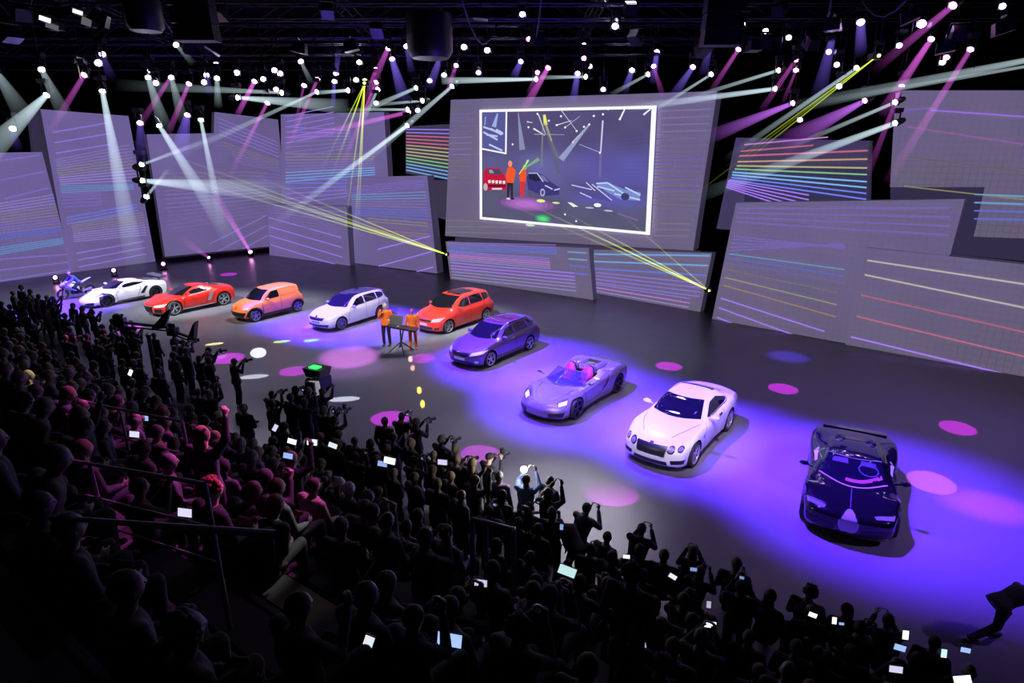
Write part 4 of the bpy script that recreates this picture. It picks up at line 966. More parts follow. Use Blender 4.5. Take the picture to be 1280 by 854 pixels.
# (source px, lens colour, lens size px, beam end px or None, beam colour, start width px, end width px, intensity, power)
LAMPS = [
 # strong white shafts
 ((58,119),'white',7,(-40,215),'white',5,30,1.5,.9), ((128,114),'white',7,(172,345),'white',5,26,1.35,1.0), ((199,157),'white',7,(300,315),'white',5,28,1.3,1.2), ((251,150),'white',6,(279,290),'white',4,12,1.2,1.3),
 ((178,226),'white',7,(370,242),'white',5,34,1.4,1.0), ((177,206),'white',6,(300,160),'white',3,8,.7,1.6), ((183,246),'white',5,(214,207),'white',3,5,.8,1.3), ((297,122),'white',6,(436,134),'white',4,20,1.5,.7),
 ((352,116),'white',4,(140,106),'white',3,14,.75,1.3), ((396,115),'white',6,(200,205),'white',3,9,.75,1.5), ((435,113),'white',5,(396,116),'white',4,5,1.2,.6), ((520,110),'white',6,(440,145),'white',4,9,.9,1.0),
 ((528,126),'white',5,(460,132),'white',3,5,.9,1.2), ((509,137),'white',5,(430,137),'white',3,5,1.0,1.2), ((509,157),'white',6,(330,290),'white',5,10,1.4,1.6), ((565,108),'white',6,(440,215),'white',4,14,.95,1.3),
 ((670,99),'white',6,(552,101),'white',4,9,1.5,.4), ((732,96),'white',5,(670,97),'white',3,6,1.0,.8), ((472,112),'white',5,(450,160),'white',3,7,.8,1.3), ((969,111),'white',7,(780,136),'white',5,11,1.3,1.0),
 ((973,88),'white',6,(850,126),'white',4,6,.9,1.2), ((889,93),'white',5,(815,140),'white',3,6,.8,1.0), ((1071,85),'white',6,(905,200),'white',4,9,.9,1.3), ((1119,154),'white',6,(860,250),'white',6,20,1.3,1.6),
 ((1119,128),'white',5,(985,185),'white',4,7,.9,1.2), ((1290,74),'white',7,(985,135),'white',6,16,.65,1.0), ((1300,80),'white',7,(1010,130),'white',3,8,.55,.9), ((810,93),'white',5,(760,120),'white',3,7,.7,1.2),
 ((185,97),'white',7,(208,165),'white',5,18,.75,1.1), ((214,97),'white',7,(230,155),'white',5,15,.55,1.1), ((271,98),'white',6,(273,135),'white',5,10,.6,1.0), ((52,87),'white',8,(84,150),'white',5,18,.55,1.1), ((-6,88),'white',8,(34,150),'white',6,22,.5,1.0),
 ((376,77),'white',6,(390,105),'white',4,8,.35,1.0), ((220,56),'white',7,(242,80),'white',4,9,.3,1.0),
 # violet downlights with short glow
 ((490,74),'violet',8,(507,130),'violet',7,20,.9,1.0), ((508,58),'violet',8,(515,92),'violet',5,11,.4,1.0), ((551,70),'blue',6,(536,112),'violet',6,14,.75,1.0), ((651,77),'blue',6,(642,97),'violet',6,12,.6,.8), ((685,85),'magenta',8,(650,145),'magenta',6,14,1.0,1.1),
 ((722,92),'violet',8,(716,130),'violet',7,12,.7,1.0), ((821,65),'violet',8,(816,105),'violet',6,10,.8,1.0), ((790,88),'violet',8,(780,116),'violet',6,12,.7,1.0), ((866,84),'violet',8,(840,122),'violet',6,14,.7,1.0), ((889,52),'violet',8,(878,95),'violet',6,12,.45,1.0),
 ((1076,28),'violet',10,(1076,68),'violet',9,14,.6,.9), ((1040,49),'violet',9,(1022,125),'violet',8,20,.5,1.0), ((234,144),'violet',8,(222,205),'violet',7,26,.75,.9), ((175,154),'violet',8,(178,205),'violet',6,18,.4,1.0), ((420,92),'violet',7,(424,60),'violet',5,9,.35,1.0),
 ((128,68),'violet',8,(140,100),'violet',5,12,.2,1.0), ((258,94),'violet',7,(263,120),'violet',5,10,.25,1.0), ((16,161),'violet',8,(22,190),'violet',5,12,.2,1.0), ((418,102),'violet',4,(416,135),'violet',4,7,.5,.8),
 # magenta shafts
 ((1191,7),'magenta',10,(1090,90),'magenta',7,12,.55,1.2), ((1164,49),'magenta',8,(1100,145),'magenta',6,14,1.0,.9), ((1213,62),'magenta',8,(1108,230),'magenta',5,13,.55,.9), ((1081,126),'magenta',7,(975,182),'purple',5,30,1.3,.8), ((991,129),'magenta',6,(885,172),'purple',5,20,1.3,.9),
 ((995,75),'magenta',7,(950,140),'magenta',5,9,.45,1.0), ((995,88),'magenta',6,(978,130),'magenta',3,6,.3,1.0), ((923,62),'magenta',7,(888,115),'magenta',5,8,.55,1.0), ((1127,108),'magenta',6,(1082,225),'magenta',4,9,.45,1.0), ((485,61),'magenta',7,(462,112),'magenta',6,12,.6,1.0),
 ((470,87),'magenta',7,(455,135),'magenta',5,10,.4,1.0), ((570,82),'magenta',6,(557,120),'magenta',5,6,.5,1.0), ((105,94),'magenta',6,(58,172),'magenta',5,8,.45,1.1), ((214,96),'magenta',6,(172,160),'magenta',4,8,.5,1.0), ((236,105),'magenta',5,(208,172),'magenta',4,8,.65,1.0),
 ((318,102),'magenta',5,(296,145),'magenta',5,7,.95,.7), ((334,129),'magenta',3,(286,222),'magenta',4,7,.55,1.0), ((397,99),'magenta',5,(355,195),'magenta',4,6,.5,1.0), ((511,140),'magenta',5,(345,180),'magenta',5,10,.75,1.2), ((470,103),'magenta',5,(425,215),'magenta',4,7,.6,1.0), ((817,83),'magenta',6,(830,125),'magenta',4,9,.35,1.0),
 ((672,91),'magenta',6,(660,118),'magenta',4,8,.4,1.0), ((380,107),'magenta',4,(368,160),'magenta',3,5,.3,1.0),
]
DOTS = [((123,79),'violet',9),((188,88),'violet',5),((270,81),'violet',8),((255,103),'violet',6),((296,91),'violet',8),((343,88),'violet',8),((350,92),'violet',8),((329,99),'white',6),((195,104),'violet',5),((345,112),'magenta',4),
 ((653,18),'violet',9),((769,33),'violet',10),((580,59),'violet',9),((609,63),'violet',9),((730,57),'violet',8),((730,73),'magenta',6),((598,91),'violet',5),((449,78),'white',7),((555,94),'white',7),((737,83),'white',5),((661,49),'magenta',7),((445,100),'white',5),((537,101),'violet',4),
 ((957,39),'violet',8),((928,30),'violet',8),((1152,30),'violet',11),((1124,57),'violet',7),((1183,72),'magenta',6),((1178,78),'white',6),((1046,81),'violet',5),((1049,108),'white',5),((1036,65),'violet',5),((754,112),'violet',4),((470,129),'violet',4),((522,138),'violet',4),((456,101),'lime',4),((1097,70),'lime',4),
 ((986,47),'white',4),((1253,8),'violet',6),((1000,150),'violet',4)]
def place_lamp(src, col, size, label, cat='stage lamp', group=None, dist=None, up=False, aim=None):
    D = dist or dist_for(*src)
    P = at_dist(src[0], src[1], D)
    s_m = size * .82 * D / FPX
    root = thing('stage_lamp', label, cat, P, 0, group)
    d = (aim - P).normalized() if aim is not None else (EYE - P + Vector((0, 6, -9))).normalized()
    if aim is not None: d = (d + (EYE - P).normalized() * .9).normalized()
    Q = d.to_track_quat('Z', 'Y').to_matrix().to_4x4(); r = max(.10, s_m * .46)
    bm = newbm(); lathe(bm, [(0, -.42), (r * .8, -.42), (r * 1.1, -.30), (r * 1.15, -.04), (r * 1.1, .0), (r * .95, .0), (r * .95, -.03), (0, -.03)], Q, 14)
    fin('lamp_head', bm, M_FIX, root, ang=30)
    c, st = LENS[col]
    bm = newbm(); lathe(bm, [(0, .03), (r * .6, .025), (r * .93, -.01)], Q, 14); fin('lens', bm, glow('lens_' + col, c, st), root)
    bm = newbm()
    sgn = -1 if up else 1
    z1 = .5 * sgn
    for sd in (-1, 1): tube(bm, (sd * r * 1.3, 0, -.1 * sgn), (sd * r * 1.3, 0, .34 * sgn), .03, n=5)
    box(bm, (0, 0, .36 * sgn), (r * 2.8, .08, .05)); box(bm, (0, 0, .44 * sgn), (.30, .26, .14))
    fin('yoke', bm, M_FIX, root, smooth=False)
    if not up and src[1] < 132 and P.z < 12.6:
        bm = newbm(); tube(bm, (0, 0, .5), (0, 0, 12.9 - P.z), .02, n=5); fin('hanger', bm, M_FIX, root)
    return root, P, D
allL = [(L[0], L) for L in LAMPS] + [(d[0], d) for d in DOTS]
cnt = {}
def lamp_label(src, col, hasbeam, bcol, end, strong, key_end=None):
    z = zone(src[0])
    if hasbeam:
        ln = math.hypot(end[0] - src[0], end[1] - src[1])
        kind = ('long ' if ln > 95 else 'short ') + {'white': 'pale', 'violet': 'violet', 'magenta': 'magenta', 'purple': 'purple', 'blue': 'violet', 'lime': 'lime'}[bcol]
        dr = 'rightward' if end[0] > src[0] + 12 else ('leftward' if end[0] < src[0] - 12 else 'downward')
        base = f'{col} stage lamp, {kind} beam {dr}, {z}'
    else: base = f'small {col} stage lamp without beam, {z}'
    return base
bases = {}
order = sorted(range(len(allL)), key=lambda i: allL[i][0][0])
names = {}
for i in order:
    L = allL[i][1]
    bs = lamp_label(L[0], L[1], len(L) > 3, L[4] if len(L) > 3 else '', L[3] if len(L) > 3 else None, 0)
    bases.setdefault(bs, []).append(i)
for bs, ids in bases.items():
    for k, i in enumerate(ids): names[i] = bs if len(ids) == 1 else f'{bs}, {ORD[k]} from left'
for i, (src, L) in enumerate(allL):
    if len(L) > 3:
        _, col, size, end, bc, w0, w1, I, pw = L
        D = dist_for(*src); A = at_dist(src[0], src[1], D)
        # keep the shaft in front of the screens: aim it slightly towards the audience
        B = at_dist(end[0], end[1], D - .5)
        root, P, D = place_lamp(src, col, size, names[i], aim=B, group='stage lamps in the ceiling rig')
        add_beam(root, A, B, w0 * .42 * D / FPX, w1 * .44 * D / FPX, BEAMC[bc], I * (.72 if bc == 'white' else .85), pw)
    else:
        place_lamp(src, L[1], L[2], names[i], group='stage lamps in the ceiling rig')
# laser fans
def laser(src, ends, col, label, D, I=1.0, w=1.3, pw=1.0, r=.05, ends2=()):
    P = at_dist(src[0], src[1], D); root = thing('laser_projector', label, 'laser', P)
    bm = newbm(); box(bm, (0, .12, 0), (.3, .35, .18)); fin('housing', bm, M_FIX, root, smooth=False)
    bm = newbm(); ball(bm, (0, -.07, 0), (r, r, r)); fin('lens', bm, glow('lens_lime', *LENS['lime']), root)
    for e in ends:
        q = e[2] if len(e) > 2 else 1
        add_beam(root, P, at_dist(e[0], e[1], D - .5), w * .28 * D / FPX, w * .7 * D / FPX, BEAMC[col], I * q, pw, 'laser_beam')
laser((456, 104), [(418, 215, .8), (425, 330, .7), (440, 345, .9), (446, 330, .9), (400, 260, .5), (388, 240, .6)], 'lime', 'yellow green laser projector throwing a fan down left of the central screen', 24, 1.6, 1.8, 2.4)
laser((558, 318), [(180, 192, .7), (235, 215, 1), (150, 200, .6), (300, 212, .7), (120, 160, .4)], 'lime', 'yellow green laser projector in the black gap left of the low centre screens', 38, 1.4, 1.8, 1.7)
laser((886, 363), [(690, 268, 1), (640, 245, .6), (700, 262, .8), (720, 290, .5), (770, 262, .35), (600, 240, .3)], 'lime', 'yellow green laser projector in the black gap right of the low centre screens', 30, 1.5, 1.7, 1.5)
laser((1097, 70), [(905, 210, 1), (915, 215, 1), (840, 265, .3)], 'lime', 'yellow green laser projector above the rainbow lined screen', 23, 1.2, 1.5, 1.6)
# floor lamps along the foot of the left screens
for src, end, nm in (((313, 315), (262, 232), 'magenta floor lamp at the hall corner shooting a beam up left'), ((261, 322), (222, 296), 'small magenta floor lamp left of the hall corner with a faint beam')):
    A = at_dist(src[0], src[1], 36); B = at_dist(end[0], end[1], 35.5)
    g = at_z(src[0], src[1] + 6); D = math.hypot(g.x, g.y); A = at_dist(*src, D); B = at_dist(*end, D - .6)
    root, P, D = place_lamp(src, 'magenta', 6 if nm[0] == 'm' else 4, nm, aim=B, dist=D, up=True)
    add_beam(root, A, B, 3 * .5 * D / FPX, 11 * .5 * D / FPX, BEAMC['magenta'], .8 if nm[0] == 'm' else .3, 1.0)
for src, nm in (((142, 338), 'magenta floor lamp behind the white wedge sports car'), ((204, 330), 'magenta floor lamp at the foot of the gap behind the rear wing'), ((69, 347), 'dark floor lamp with pink lens left of the motorcycle')):
    g = at_z(src[0], src[1] + 8); D = math.hypot(g.x, g.y)
    place_lamp(src, 'magenta', 5, nm, dist=D, up=True)
# side lamps stacked in the dark gap by the left screens already listed; white work lights high left
for (px, py, s, w) in ((56, 24, 16, 8), (97, 15, 14, 7), (100, 75, 10, 9), (108, 27, 14, 14), (249, 3, 22, 9), (65, 33, 18, 9)):
    D = dist_for(px, py); P = at_dist(px, py, D); k = D / FPX
    root = thing('ceiling_floodlight', {56: 'bright white floodlight high in the left rig', 97: 'tilted white floodlight right of the brightest one', 100: 'cool white square fixture high above the left screens', 108: 'pale grey round reflector beneath the two white floodlights', 249: 'pale grey reflector dish at the top edge of the rig', 65: 'dim grey reflector under the bright white floodlight'}[px], 'floodlight', P)
    bm = newbm(); box(bm, (0, .18, .02), (s * k * .7, .3, w * k * .7)); fin('housing', bm, M_FIX, root, smooth=False)
    bm = newbm(); box(bm, (0, 0, 0), (s * k * .6, .05, w * k * .5), Matrix.Rotation(R(18), 3, 'Y')); fin('lens', bm, glow('flood_%s' % ('w' if px in (56, 97) else 'g'), (.9, .93, 1), 1.3 if px in (56, 97) else .12), root, smooth=False)

# ---------------------------------------------------------------- trusses
M_TRUSS = mat('truss_metal', (.018, .018, .024), .4, .3)
def truss(a, b, label, s=.5, group=None):
    a, b = Vector(a), Vector(b); d = (b - a); L = d.length; d.normalize()
    root = thing('lighting_truss', label, 'truss', a, 0, group)
    u = Vector((0, 0, 1)); w = d.cross(u).normalized()
    cs = [w * s / 2 + u * s / 2, -w * s / 2 + u * s / 2, -w * s / 2 - u * s / 2, w * s / 2 - u * s / 2]
    bm = newbm()
    for c in cs: tube(bm, c, c + d * L, .035, n=5)
    fin('chords', bm, M_TRUSS, root)
    bm = newbm(); n = int(L / .9)
    for i in range(n):
        t0, t1 = d * (L * i / n), d * (L * (i + 1) / n)
        for k in range(4):
            p, q = (cs[k], cs[(k + 1) % 4]) if i % 2 else (cs[(k + 1) % 4], cs[k])
            tube(bm, p + t0, q + t1, .016, n=4, cap=False)
    fin('braces', bm, M_TRUSS, root)
    return root
for i, (y, z) in enumerate(((13, 13.0), (17, 13.0), (21, 13.0), (25, 13.0), (29, 13.0), (34, 13.0), (40, 13.0))):
    w = 12 + y * .85
    truss((-w, y, z), (w, y, z), f'dark lighting truss spanning the hall, {ORD[i]} from the audience')
for i, x in enumerate((-24, -15, -6, 3, 12, 21)):
    truss((x, 12, 13.62), (x * 1.25, 42, 13.62), f'dark lighting truss running away from the audience, {ORD[i]} from left', .4)
# big dark shapes in the rig
for (px, py, r, h, lab) in ((537, 46, .75, 1.3, 'large black drum hanging in the rig left of the central screen'), (180, 20, .5, .8, 'black round fixture hanging high in the left rig')):
    P = at_dist(px, py, 22); bm = newbm(); lathe(bm, [(0, -h / 2), (r * .8, -h / 2), (r, -h / 3), (r, h / 2), (0, h / 2)], Matrix.Translation(P), 24)
    o = fin('hanging_drum', bm, mat('drum_black', (.007, .007, .009), .4)); tag(o, lab, 'drum')
for (px, py, lab) in ((905, 20, 'tall black loudspeaker stack hanging above the right half of the screen'), (240, 12, 'black loudspeaker stack hanging high in the left rig')):
    P = at_dist(px, py, 20); root = thing('hanging_loudspeaker', lab, 'loudspeaker', P)
    for k in range(4):
        bm = newbm(); box(bm, (0, k * .03, .7 - k * .42), (1.1, .5, .40), taper=.95); fin('speaker_box', bm, mat('speaker_black', (.007, .007, .009), .5), root, smooth=False)
# tangled cable runs and small hardware
random.seed(3)
for i in range(16):
    x0 = -26 + i * 3.4 + random.uniform(-1, 1); y0 = random.uniform(15, 24); z0 = 13.2
    bm = newbm(); p = Vector((x0, y0, z0)); pts = [p]
    dx, dy = random.uniform(-3, 3), random.uniform(1, 4)
    for k in range(1, 9):
        t = k / 8; pts.append(Vector((x0 + dx * t, y0 + dy * t, z0 - 1.3 * math.sin(math.pi * t))))
    for a_, b_ in zip(pts, pts[1:]): tube(bm, a_, b_, .03, n=5, cap=False)
    o = fin('hanging_cable', bm, mat('cable_grey', (.05, .05, .07), .5)); tag(o, 'dark cable loop sagging between the ceiling trusses', 'cable', 'cable loops in the ceiling rig')
random.seed(5)
for i in range(26):
    px, py = random.uniform(10, 1270), random.uniform(3, 62); D = dist_for(px, py) + 1; P = at_dist(px, py, min(D, 24))
    root = thing('rig_fixture', 'unlit black fixture clamped high in the dark ceiling rig', 'fixture', P, random.uniform(0, 3), 'unlit fixtures in the ceiling rig')
    bm = newbm(); M_ = Matrix.Rotation(random.uniform(-.6, .6), 3, 'X'); box(bm, (0, 0, 0), (.42, .5, .34), M_, taper=.8); fin('housing', bm, mat('fixture_grey', (.02, .02, .028), .35, .3), root, smooth=False)
    bm = newbm(); box(bm, (0, 0, .30), (.5, .05, .06)); tube(bm, (-.25, 0, .3), (-.25, 0, 0), .02); tube(bm, (.25, 0, .3), (.25, 0, 0), .02); fin('bracket', bm, M_TRUSS, root, smooth=False)

# ---------------------------------------------------------------- light itself
def spot(src, dst, energy, color, r_m, blend=.15, sxy=None, size=.1, nm='spot_light'):
    """a spot whose pool has radius r_m at dst"""
    src, dst = Vector(src), Vector(dst); d = dst - src
    ld = bpy.data.lights.new(nm, 'SPOT'); ld.energy = energy; ld.color = color; ld.shadow_soft_size = size; ld.spot_blend = blend
    ld.spot_size = 2 * math.atan(r_m / d.length)
    o = bpy.data.objects.new(nm, ld); COL.objects.link(o); o.location = src; o.rotation_euler = d.to_track_quat('-Z', 'Y').to_euler()
    if sxy: o.scale = (sxy[0], sxy[1], 1)
    return o
# ================================================================ PEOPLE
def capsule(bm, a, b, r0, r1, n=10):
    a, b = Vector(a), Vector(b)
    d = b - a
    if d.length < 1e-4: return
    Q = d.to_track_quat('Z', 'Y').to_matrix().to_4x4(); T = Matrix.Translation(a) @ Q; L = d.length
    prof = [(0, -r0)] + [(r0 * math.cos(R(q)), r0 * math.sin(R(q))) for q in (-60, -30, 0)] + [(r1 * math.cos(R(q)), L + r1 * math.sin(R(q))) for q in (0, 30, 60)] + [(0, L + r1)]
    lathe(bm, prof, T, n)
def loft(bm, secs, n=18):
    """secs: (centre, half width vec, half depth vec)"""
    rings = []
    for c, u, v in secs:
        rings.append([bm.verts.new(Vector(c) + Vector(u) * math.cos(2 * math.pi * i / n) + Vector(v) * math.sin(2 * math.pi * i / n)) for i in range(n)])
    for a, b in zip(rings, rings[1:]):
        for i in range(n): bm.faces.new((a[i], a[(i + 1) % n], b[(i + 1) % n], b[i]))
    bm.faces.new(rings[0][::-1]); bm.faces.new(rings[-1])
def fuse(bm, vox, smooth=3):
    bmesh.ops.recalc_face_normals(bm, faces=bm.faces[:])
    me = bpy.data.meshes.new('t'); bm.to_mesh(me); bm.free()
    o = bpy.data.objects.new('t', me); COL.objects.link(o)
    m = o.modifiers.new('r', 'REMESH'); m.mode = 'VOXEL'; m.voxel_size = vox; m.use_smooth_shade = True
    if smooth: s = o.modifiers.new('s', 'SMOOTH'); s.factor = .5; s.iterations = smooth
    r = mesh_from(o); bpy.data.objects.remove(o); bpy.data.meshes.remove(me)
    return r
def side(v): return Vector((-v[0], v[1], v[2]))
STAND = dict(pel=(0, 0, .96), chest=(0, -.01, 1.30), neck=(0, -.02, 1.49), head=(0, .02, 1.62), look=(0, 1, 0), up=(0, 0, 1),
             shL=(-.19, -.02, 1.42), elL=(-.26, -.04, 1.14), wrL=(-.27, .06, .90), shR=(.19, -.02, 1.42), elR=(.26, -.04, 1.14), wrR=(.27, .06, .90),
             hiL=(-.095, 0, .93), knL=(-.11, .03, .51), anL=(-.12, -.02, .09), hiR=(.095, 0, .93), knR=(.11, .03, .51), anR=(.12, -.02, .09),
             hdL=(0, .15, -1), hdR=(0, .15, -1), curl=.35)
def pose(**k): d = dict(STAND); d.update(k); return d
SIT = dict(pel=(0, 0, .50), chest=(0, -.03, .84), neck=(0, -.02, 1.03), head=(0, .03, 1.16), shL=(-.19, -.03, .96), elL=(-.25, .02, .70), wrL=(-.15, .25, .62), shR=(.19, -.03, .96), elR=(.25, .02, .70), wrR=(.15, .25, .62),
           hiL=(-.10, .02, .48), knL=(-.14, .43, .50), anL=(-.14, .42, .09), hiR=(.10, .02, .48), knR=(.14, .43, .50), anR=(.14, .42, .09), hdL=(.3, 1, -.1), hdR=(-.3, 1, -.1))
POSES = {
 'stand': pose(),
 'stand_fold': pose(elL=(-.25, .02, 1.15), wrL=(.02, .22, 1.16), elR=(.25, .02, 1.15), wrR=(-.02, .22, 1.20), hdL=(1, .1, 0), hdR=(-1, .1, 0)),
 'shoot': pose(elL=(-.24, .16, 1.26), wrL=(-.09, .30, 1.52), elR=(.25, .14, 1.27), wrR=(.10, .28, 1.53), hdL=(.3, .6, .7), hdR=(-.3, .6, .7), head=(0, .03, 1.61), curl=.8),
 'hold_high': pose(elL=(-.24, .16, 1.48), wrL=(-.09, .30, 1.70), elR=(.24, .16, 1.48), wrR=(.09, .30, 1.70), hdL=(.2, .3, 1), hdR=(-.2, .3, 1), look=(0, 1, .12), curl=.7),
 'one_up': pose(elR=(.24, .12, 1.56), wrR=(.16, .24, 1.80), hdR=(-.1, .2, 1), curl=.7),
 'bend': pose(pel=(0, -.05, .90), chest=(0, .26, 1.10), neck=(0, .44, 1.12), head=(0, .56, 1.08), look=(0, .8, -.6), up=(0, .6, .8), shL=(-.19, .36, 1.09), elL=(-.22, .46, .84), wrL=(-.10, .62, .74), shR=(.19, .36, 1.09), elR=(.22, .46, .84), wrR=(.10, .62, .74),
              hiL=(-.1, -.05, .88), hiR=(.1, -.05, .88), knL=(-.12, .08, .48), knR=(.12, .08, .48), hdL=(.2, .8, -.4), hdR=(-.2, .8, -.4), curl=.7),
 'lunge': pose(pel=(0, 0, .80), chest=(0, .30, .98), neck=(0, .47, 1.02), head=(0, .59, 1.0), look=(0, .8, -.6), up=(0, .6, .8), shL=(-.19, .40, .99), elL=(-.20, .52, .74), wrL=(-.06, .68, .62), shR=(.19, .40, .99), elR=(.20, .52, .74), wrR=(.06, .68, .62),
              hiL=(-.1, 0, .78), knL=(-.12, .30, .50), anL=(-.12, .12, .09), hiR=(.1, 0, .78), knR=(.13, -.05, .42), anR=(.13, -.48, .16), hdL=(.2, .8, -.4), hdR=(-.2, .8, -.4), curl=.7),
 'crouch': pose(pel=(0, -.10, .50), chest=(0, .06, .80), neck=(0, .12, .98), head=(0, .17, 1.10), shL=(-.19, .09, .92), elL=(-.24, .28, .72), wrL=(-.09, .44, .98), shR=(.19, .09, .92), elR=(.24, .28, .72), wrR=(.09, .44, .98),
              hiL=(-.10, -.08, .48), knL=(-.18, .30, .56), anL=(-.16, .12, .09), hiR=(.10, -.08, .48), knR=(.18, .26, .12), anR=(.17, -.14, .10), hdL=(.2, .5, .8), hdR=(-.2, .5, .8), curl=.8),
 'sit': pose(**SIT),
 'sit_look': pose(**{**SIT, 'look': (-.6, 1, .0), 'elR': (.27, -.02, .72), 'wrR': (.2, .18, .58)}),
 'sit_shoot': pose(**{**SIT, 'elL': (-.24, .14, .84), 'wrL': (-.08, .30, 1.06), 'elR': (.24, .14, .84), 'wrR': (.08, .30, 1.06), 'hdL': (.3, .5, .8), 'hdR': (-.3, .5, .8), 'curl': .8}),
 'sit_phone': pose(**{**SIT, 'elR': (.26, .12, .80), 'wrR': (.12, .34, .98), 'hdR': (-.2, .3, 1), 'curl': .7}),
 'sit_lean': pose(**{**SIT, 'chest': (.03, .08, .82), 'neck': (.05, .15, .99), 'head': (.06, .22, 1.10), 'shL': (-.15, .10, .93), 'shR': (.22, .10, .92), 'look': (.2, 1, -.2)}),
 'speak': pose(elR=(.27, .02, 1.16), wrR=(.12, .20, 1.36), hdR=(-.5, .2, .8), elL=(-.27, .0, 1.16), wrL=(-.20, .22, 1.12), hdL=(.2, 1, .1), curl=.85),
 'ride': pose(pel=(0, 0, .86), chest=(0, .20, 1.14), neck=(0, .30, 1.30), head=(0, .36, 1.42), look=(0, 1, -.05), shL=(-.19, .24, 1.24), elL=(-.28, .42, 1.02), wrL=(-.28, .64, .98), shR=(.19, .24, 1.24), elR=(.28, .42, 1.02), wrR=(.28, .64, .98),
              hiL=(-.12, .02, .84), knL=(-.26, .36, .66), anL=(-.28, .02, .36), hiR=(.12, .02, .84), knR=(.26, .36, .66), anR=(.28, .02, .36), hdL=(0, 1, -.3), hdR=(0, 1, -.3), curl=.9),
 'operate': pose(elL=(-.30, .14, 1.18), wrL=(-.20, .40, 1.20), elR=(.30, .14, 1.18), wrR=(.22, .40, 1.24), hdL=(0, 1, .1), hdR=(0, 1, .1), curl=.7, head=(0, .05, 1.61)),
}
def headframe(p):
    f = Vector(p['look']).normalized(); u = Vector(p['up']); x = f.cross(u).normalized(); u = x.cross(f).normalized()
    return Matrix((x, f, u)).transposed()
def head_into(bm, p):
    """skull with brow, nose, lips, chin and ears"""
    M = headframe(p); c = Vector(p['head'])
    nu, nv = 28, 22; rows = []
    for j in range(nv + 1):
        th = math.pi * j / nv; row = []
        for i in range(nu if 0 < j < nv else 1):
            a = 2 * math.pi * i / nu
            x, y, z = math.sin(th) * math.cos(a), math.sin(th) * math.sin(a), math.cos(th)
            X, Y, Z = .076 * x, .094 * y, .118 * z
            if z < 0: X *= 1 - .28 * z * z; Y *= (1 - .10 * z * z) if y > 0 else (1 - .45 * z * z)
            fr = max(0, y) ** 3
            g = lambda u0, w0, s, t: math.exp(-((X - u0) / s) ** 2 - ((Z - w0) / t) ** 2)
            if y > 0:
                Y += fr * (.026 * g(0, -.022, .011, .020) + .008 * g(0, .005, .010, .018) + .007 * g(0, -.060, .022, .008) + .009 * g(0, -.098, .024, .014) + .006 * g(.03, .022, .02, .008) + .006 * g(-.03, .022, .02, .008)
                     - .011 * g(.031, .002, .013, .011) - .011 * g(-.031, .002, .013, .011) - .004 * g(0, -.052, .02, .004))
            row.append(bm.verts.new(c + M @ Vector((X, Y, Z))))
        rows.append(row)
    for a, b in zip(rows, rows[1:]):
        for i in range(nu):
            q = []
            for v in (a[i % len(a)], a[(i + 1) % len(a)], b[(i + 1) % len(b)], b[i % len(b)]):
                if v not in q: q.append(v)
            if len(q) > 2: bm.faces.new(q)
    for sd in (-1, 1): ball(bm, c + M @ Vector((sd * .078, -.008, -.008)), (.010, .018, .032), M, 8, 6)
def hand_into(bm, wrist, direction, inward, curl, s=1.0):
    d = Vector(direction).normalized(); w = Vector(wrist)
    n = Vector(inward); n = (n - d * n.dot(d)).normalized()      # palm faces inward
    t = d.cross(n).normalized()
    if t.z < 0 or abs(t.z) < .3 and t.y < 0: t = -t              # thumb side up / forward
    pc = w + d * .045
    loft(bm, [(w - d * .01, t * .026, n * .019), (w + d * .03, t * .036, n * .016), (w + d * .085, t * .041, n * .013)], 10)
    for k, (o, L) in enumerate(((.030, .072), (.010, .080), (-.010, .074), (-.029, .058))):
        p0 = w + d * .080 + t * o
        a1 = curl * 1.0; a2 = curl * 2.1
        p1 = p0 + (d * math.cos(a1) + n * math.sin(a1)) * L * .5
        p2 = p1 + (d * math.cos(a2) + n * math.sin(a2)) * L * .5
        capsule(bm, p0, p1, .0098, .0090, 7); capsule(bm, p1, p2, .0090, .0080, 7)
    p0 = w + d * .03 + t * .030; p1 = p0 + (t * .8 + d * .7 + n * .3).normalized() * .036; p2 = p1 + (d * 1 + n * .7 * (curl + .3)).normalized() * .03
    capsule(bm, p0, p1, .012, .0105, 7); capsule(bm, p1, p2, .0105, .009, 7)
def frame_at(p, lo, hi):
    u = (Vector(p[hi]) - Vector(p[lo])).normalized(); x = (Vector(p['shR']) - Vector(p['shL'])).normalized(); y = u.cross(x).normalized() * -1
    return x, (y if y.y > -.5 else -y), u
def torso_secs(p, g, wf=1.0):
    pel, ch, nk = Vector(p['pel']), Vector(p['chest']), Vector(p['neck'])
    x = (Vector(p['shR']) - Vector(p['shL'])).normalized()
    u1 = (ch - pel).normalized(); y1 = u1.cross(x).normalized(); u2 = (nk - ch).normalized(); y2 = u2.cross(x).normalized()
    w = lambda k: x * (k * wf + g)
    return [(pel - u1 * .10, w(.13), y1 * (.10 + g)), (pel, w(.165), y1 * (.115 + g)), (pel.lerp(ch, .4), w(.145), y1 * (.10 + g)), (pel.lerp(ch, .75), w(.165), y1 * (.112 + g)),
            (ch, w(.175), y2 * (.118 + g)), (ch.lerp(nk, .45), w(.175), y2 * (.105 + g)), (ch.lerp(nk, .72), w(.13), y2 * (.082 + g)), (ch.lerp(nk, .92), w(.07), y2 * (.062 + g))]
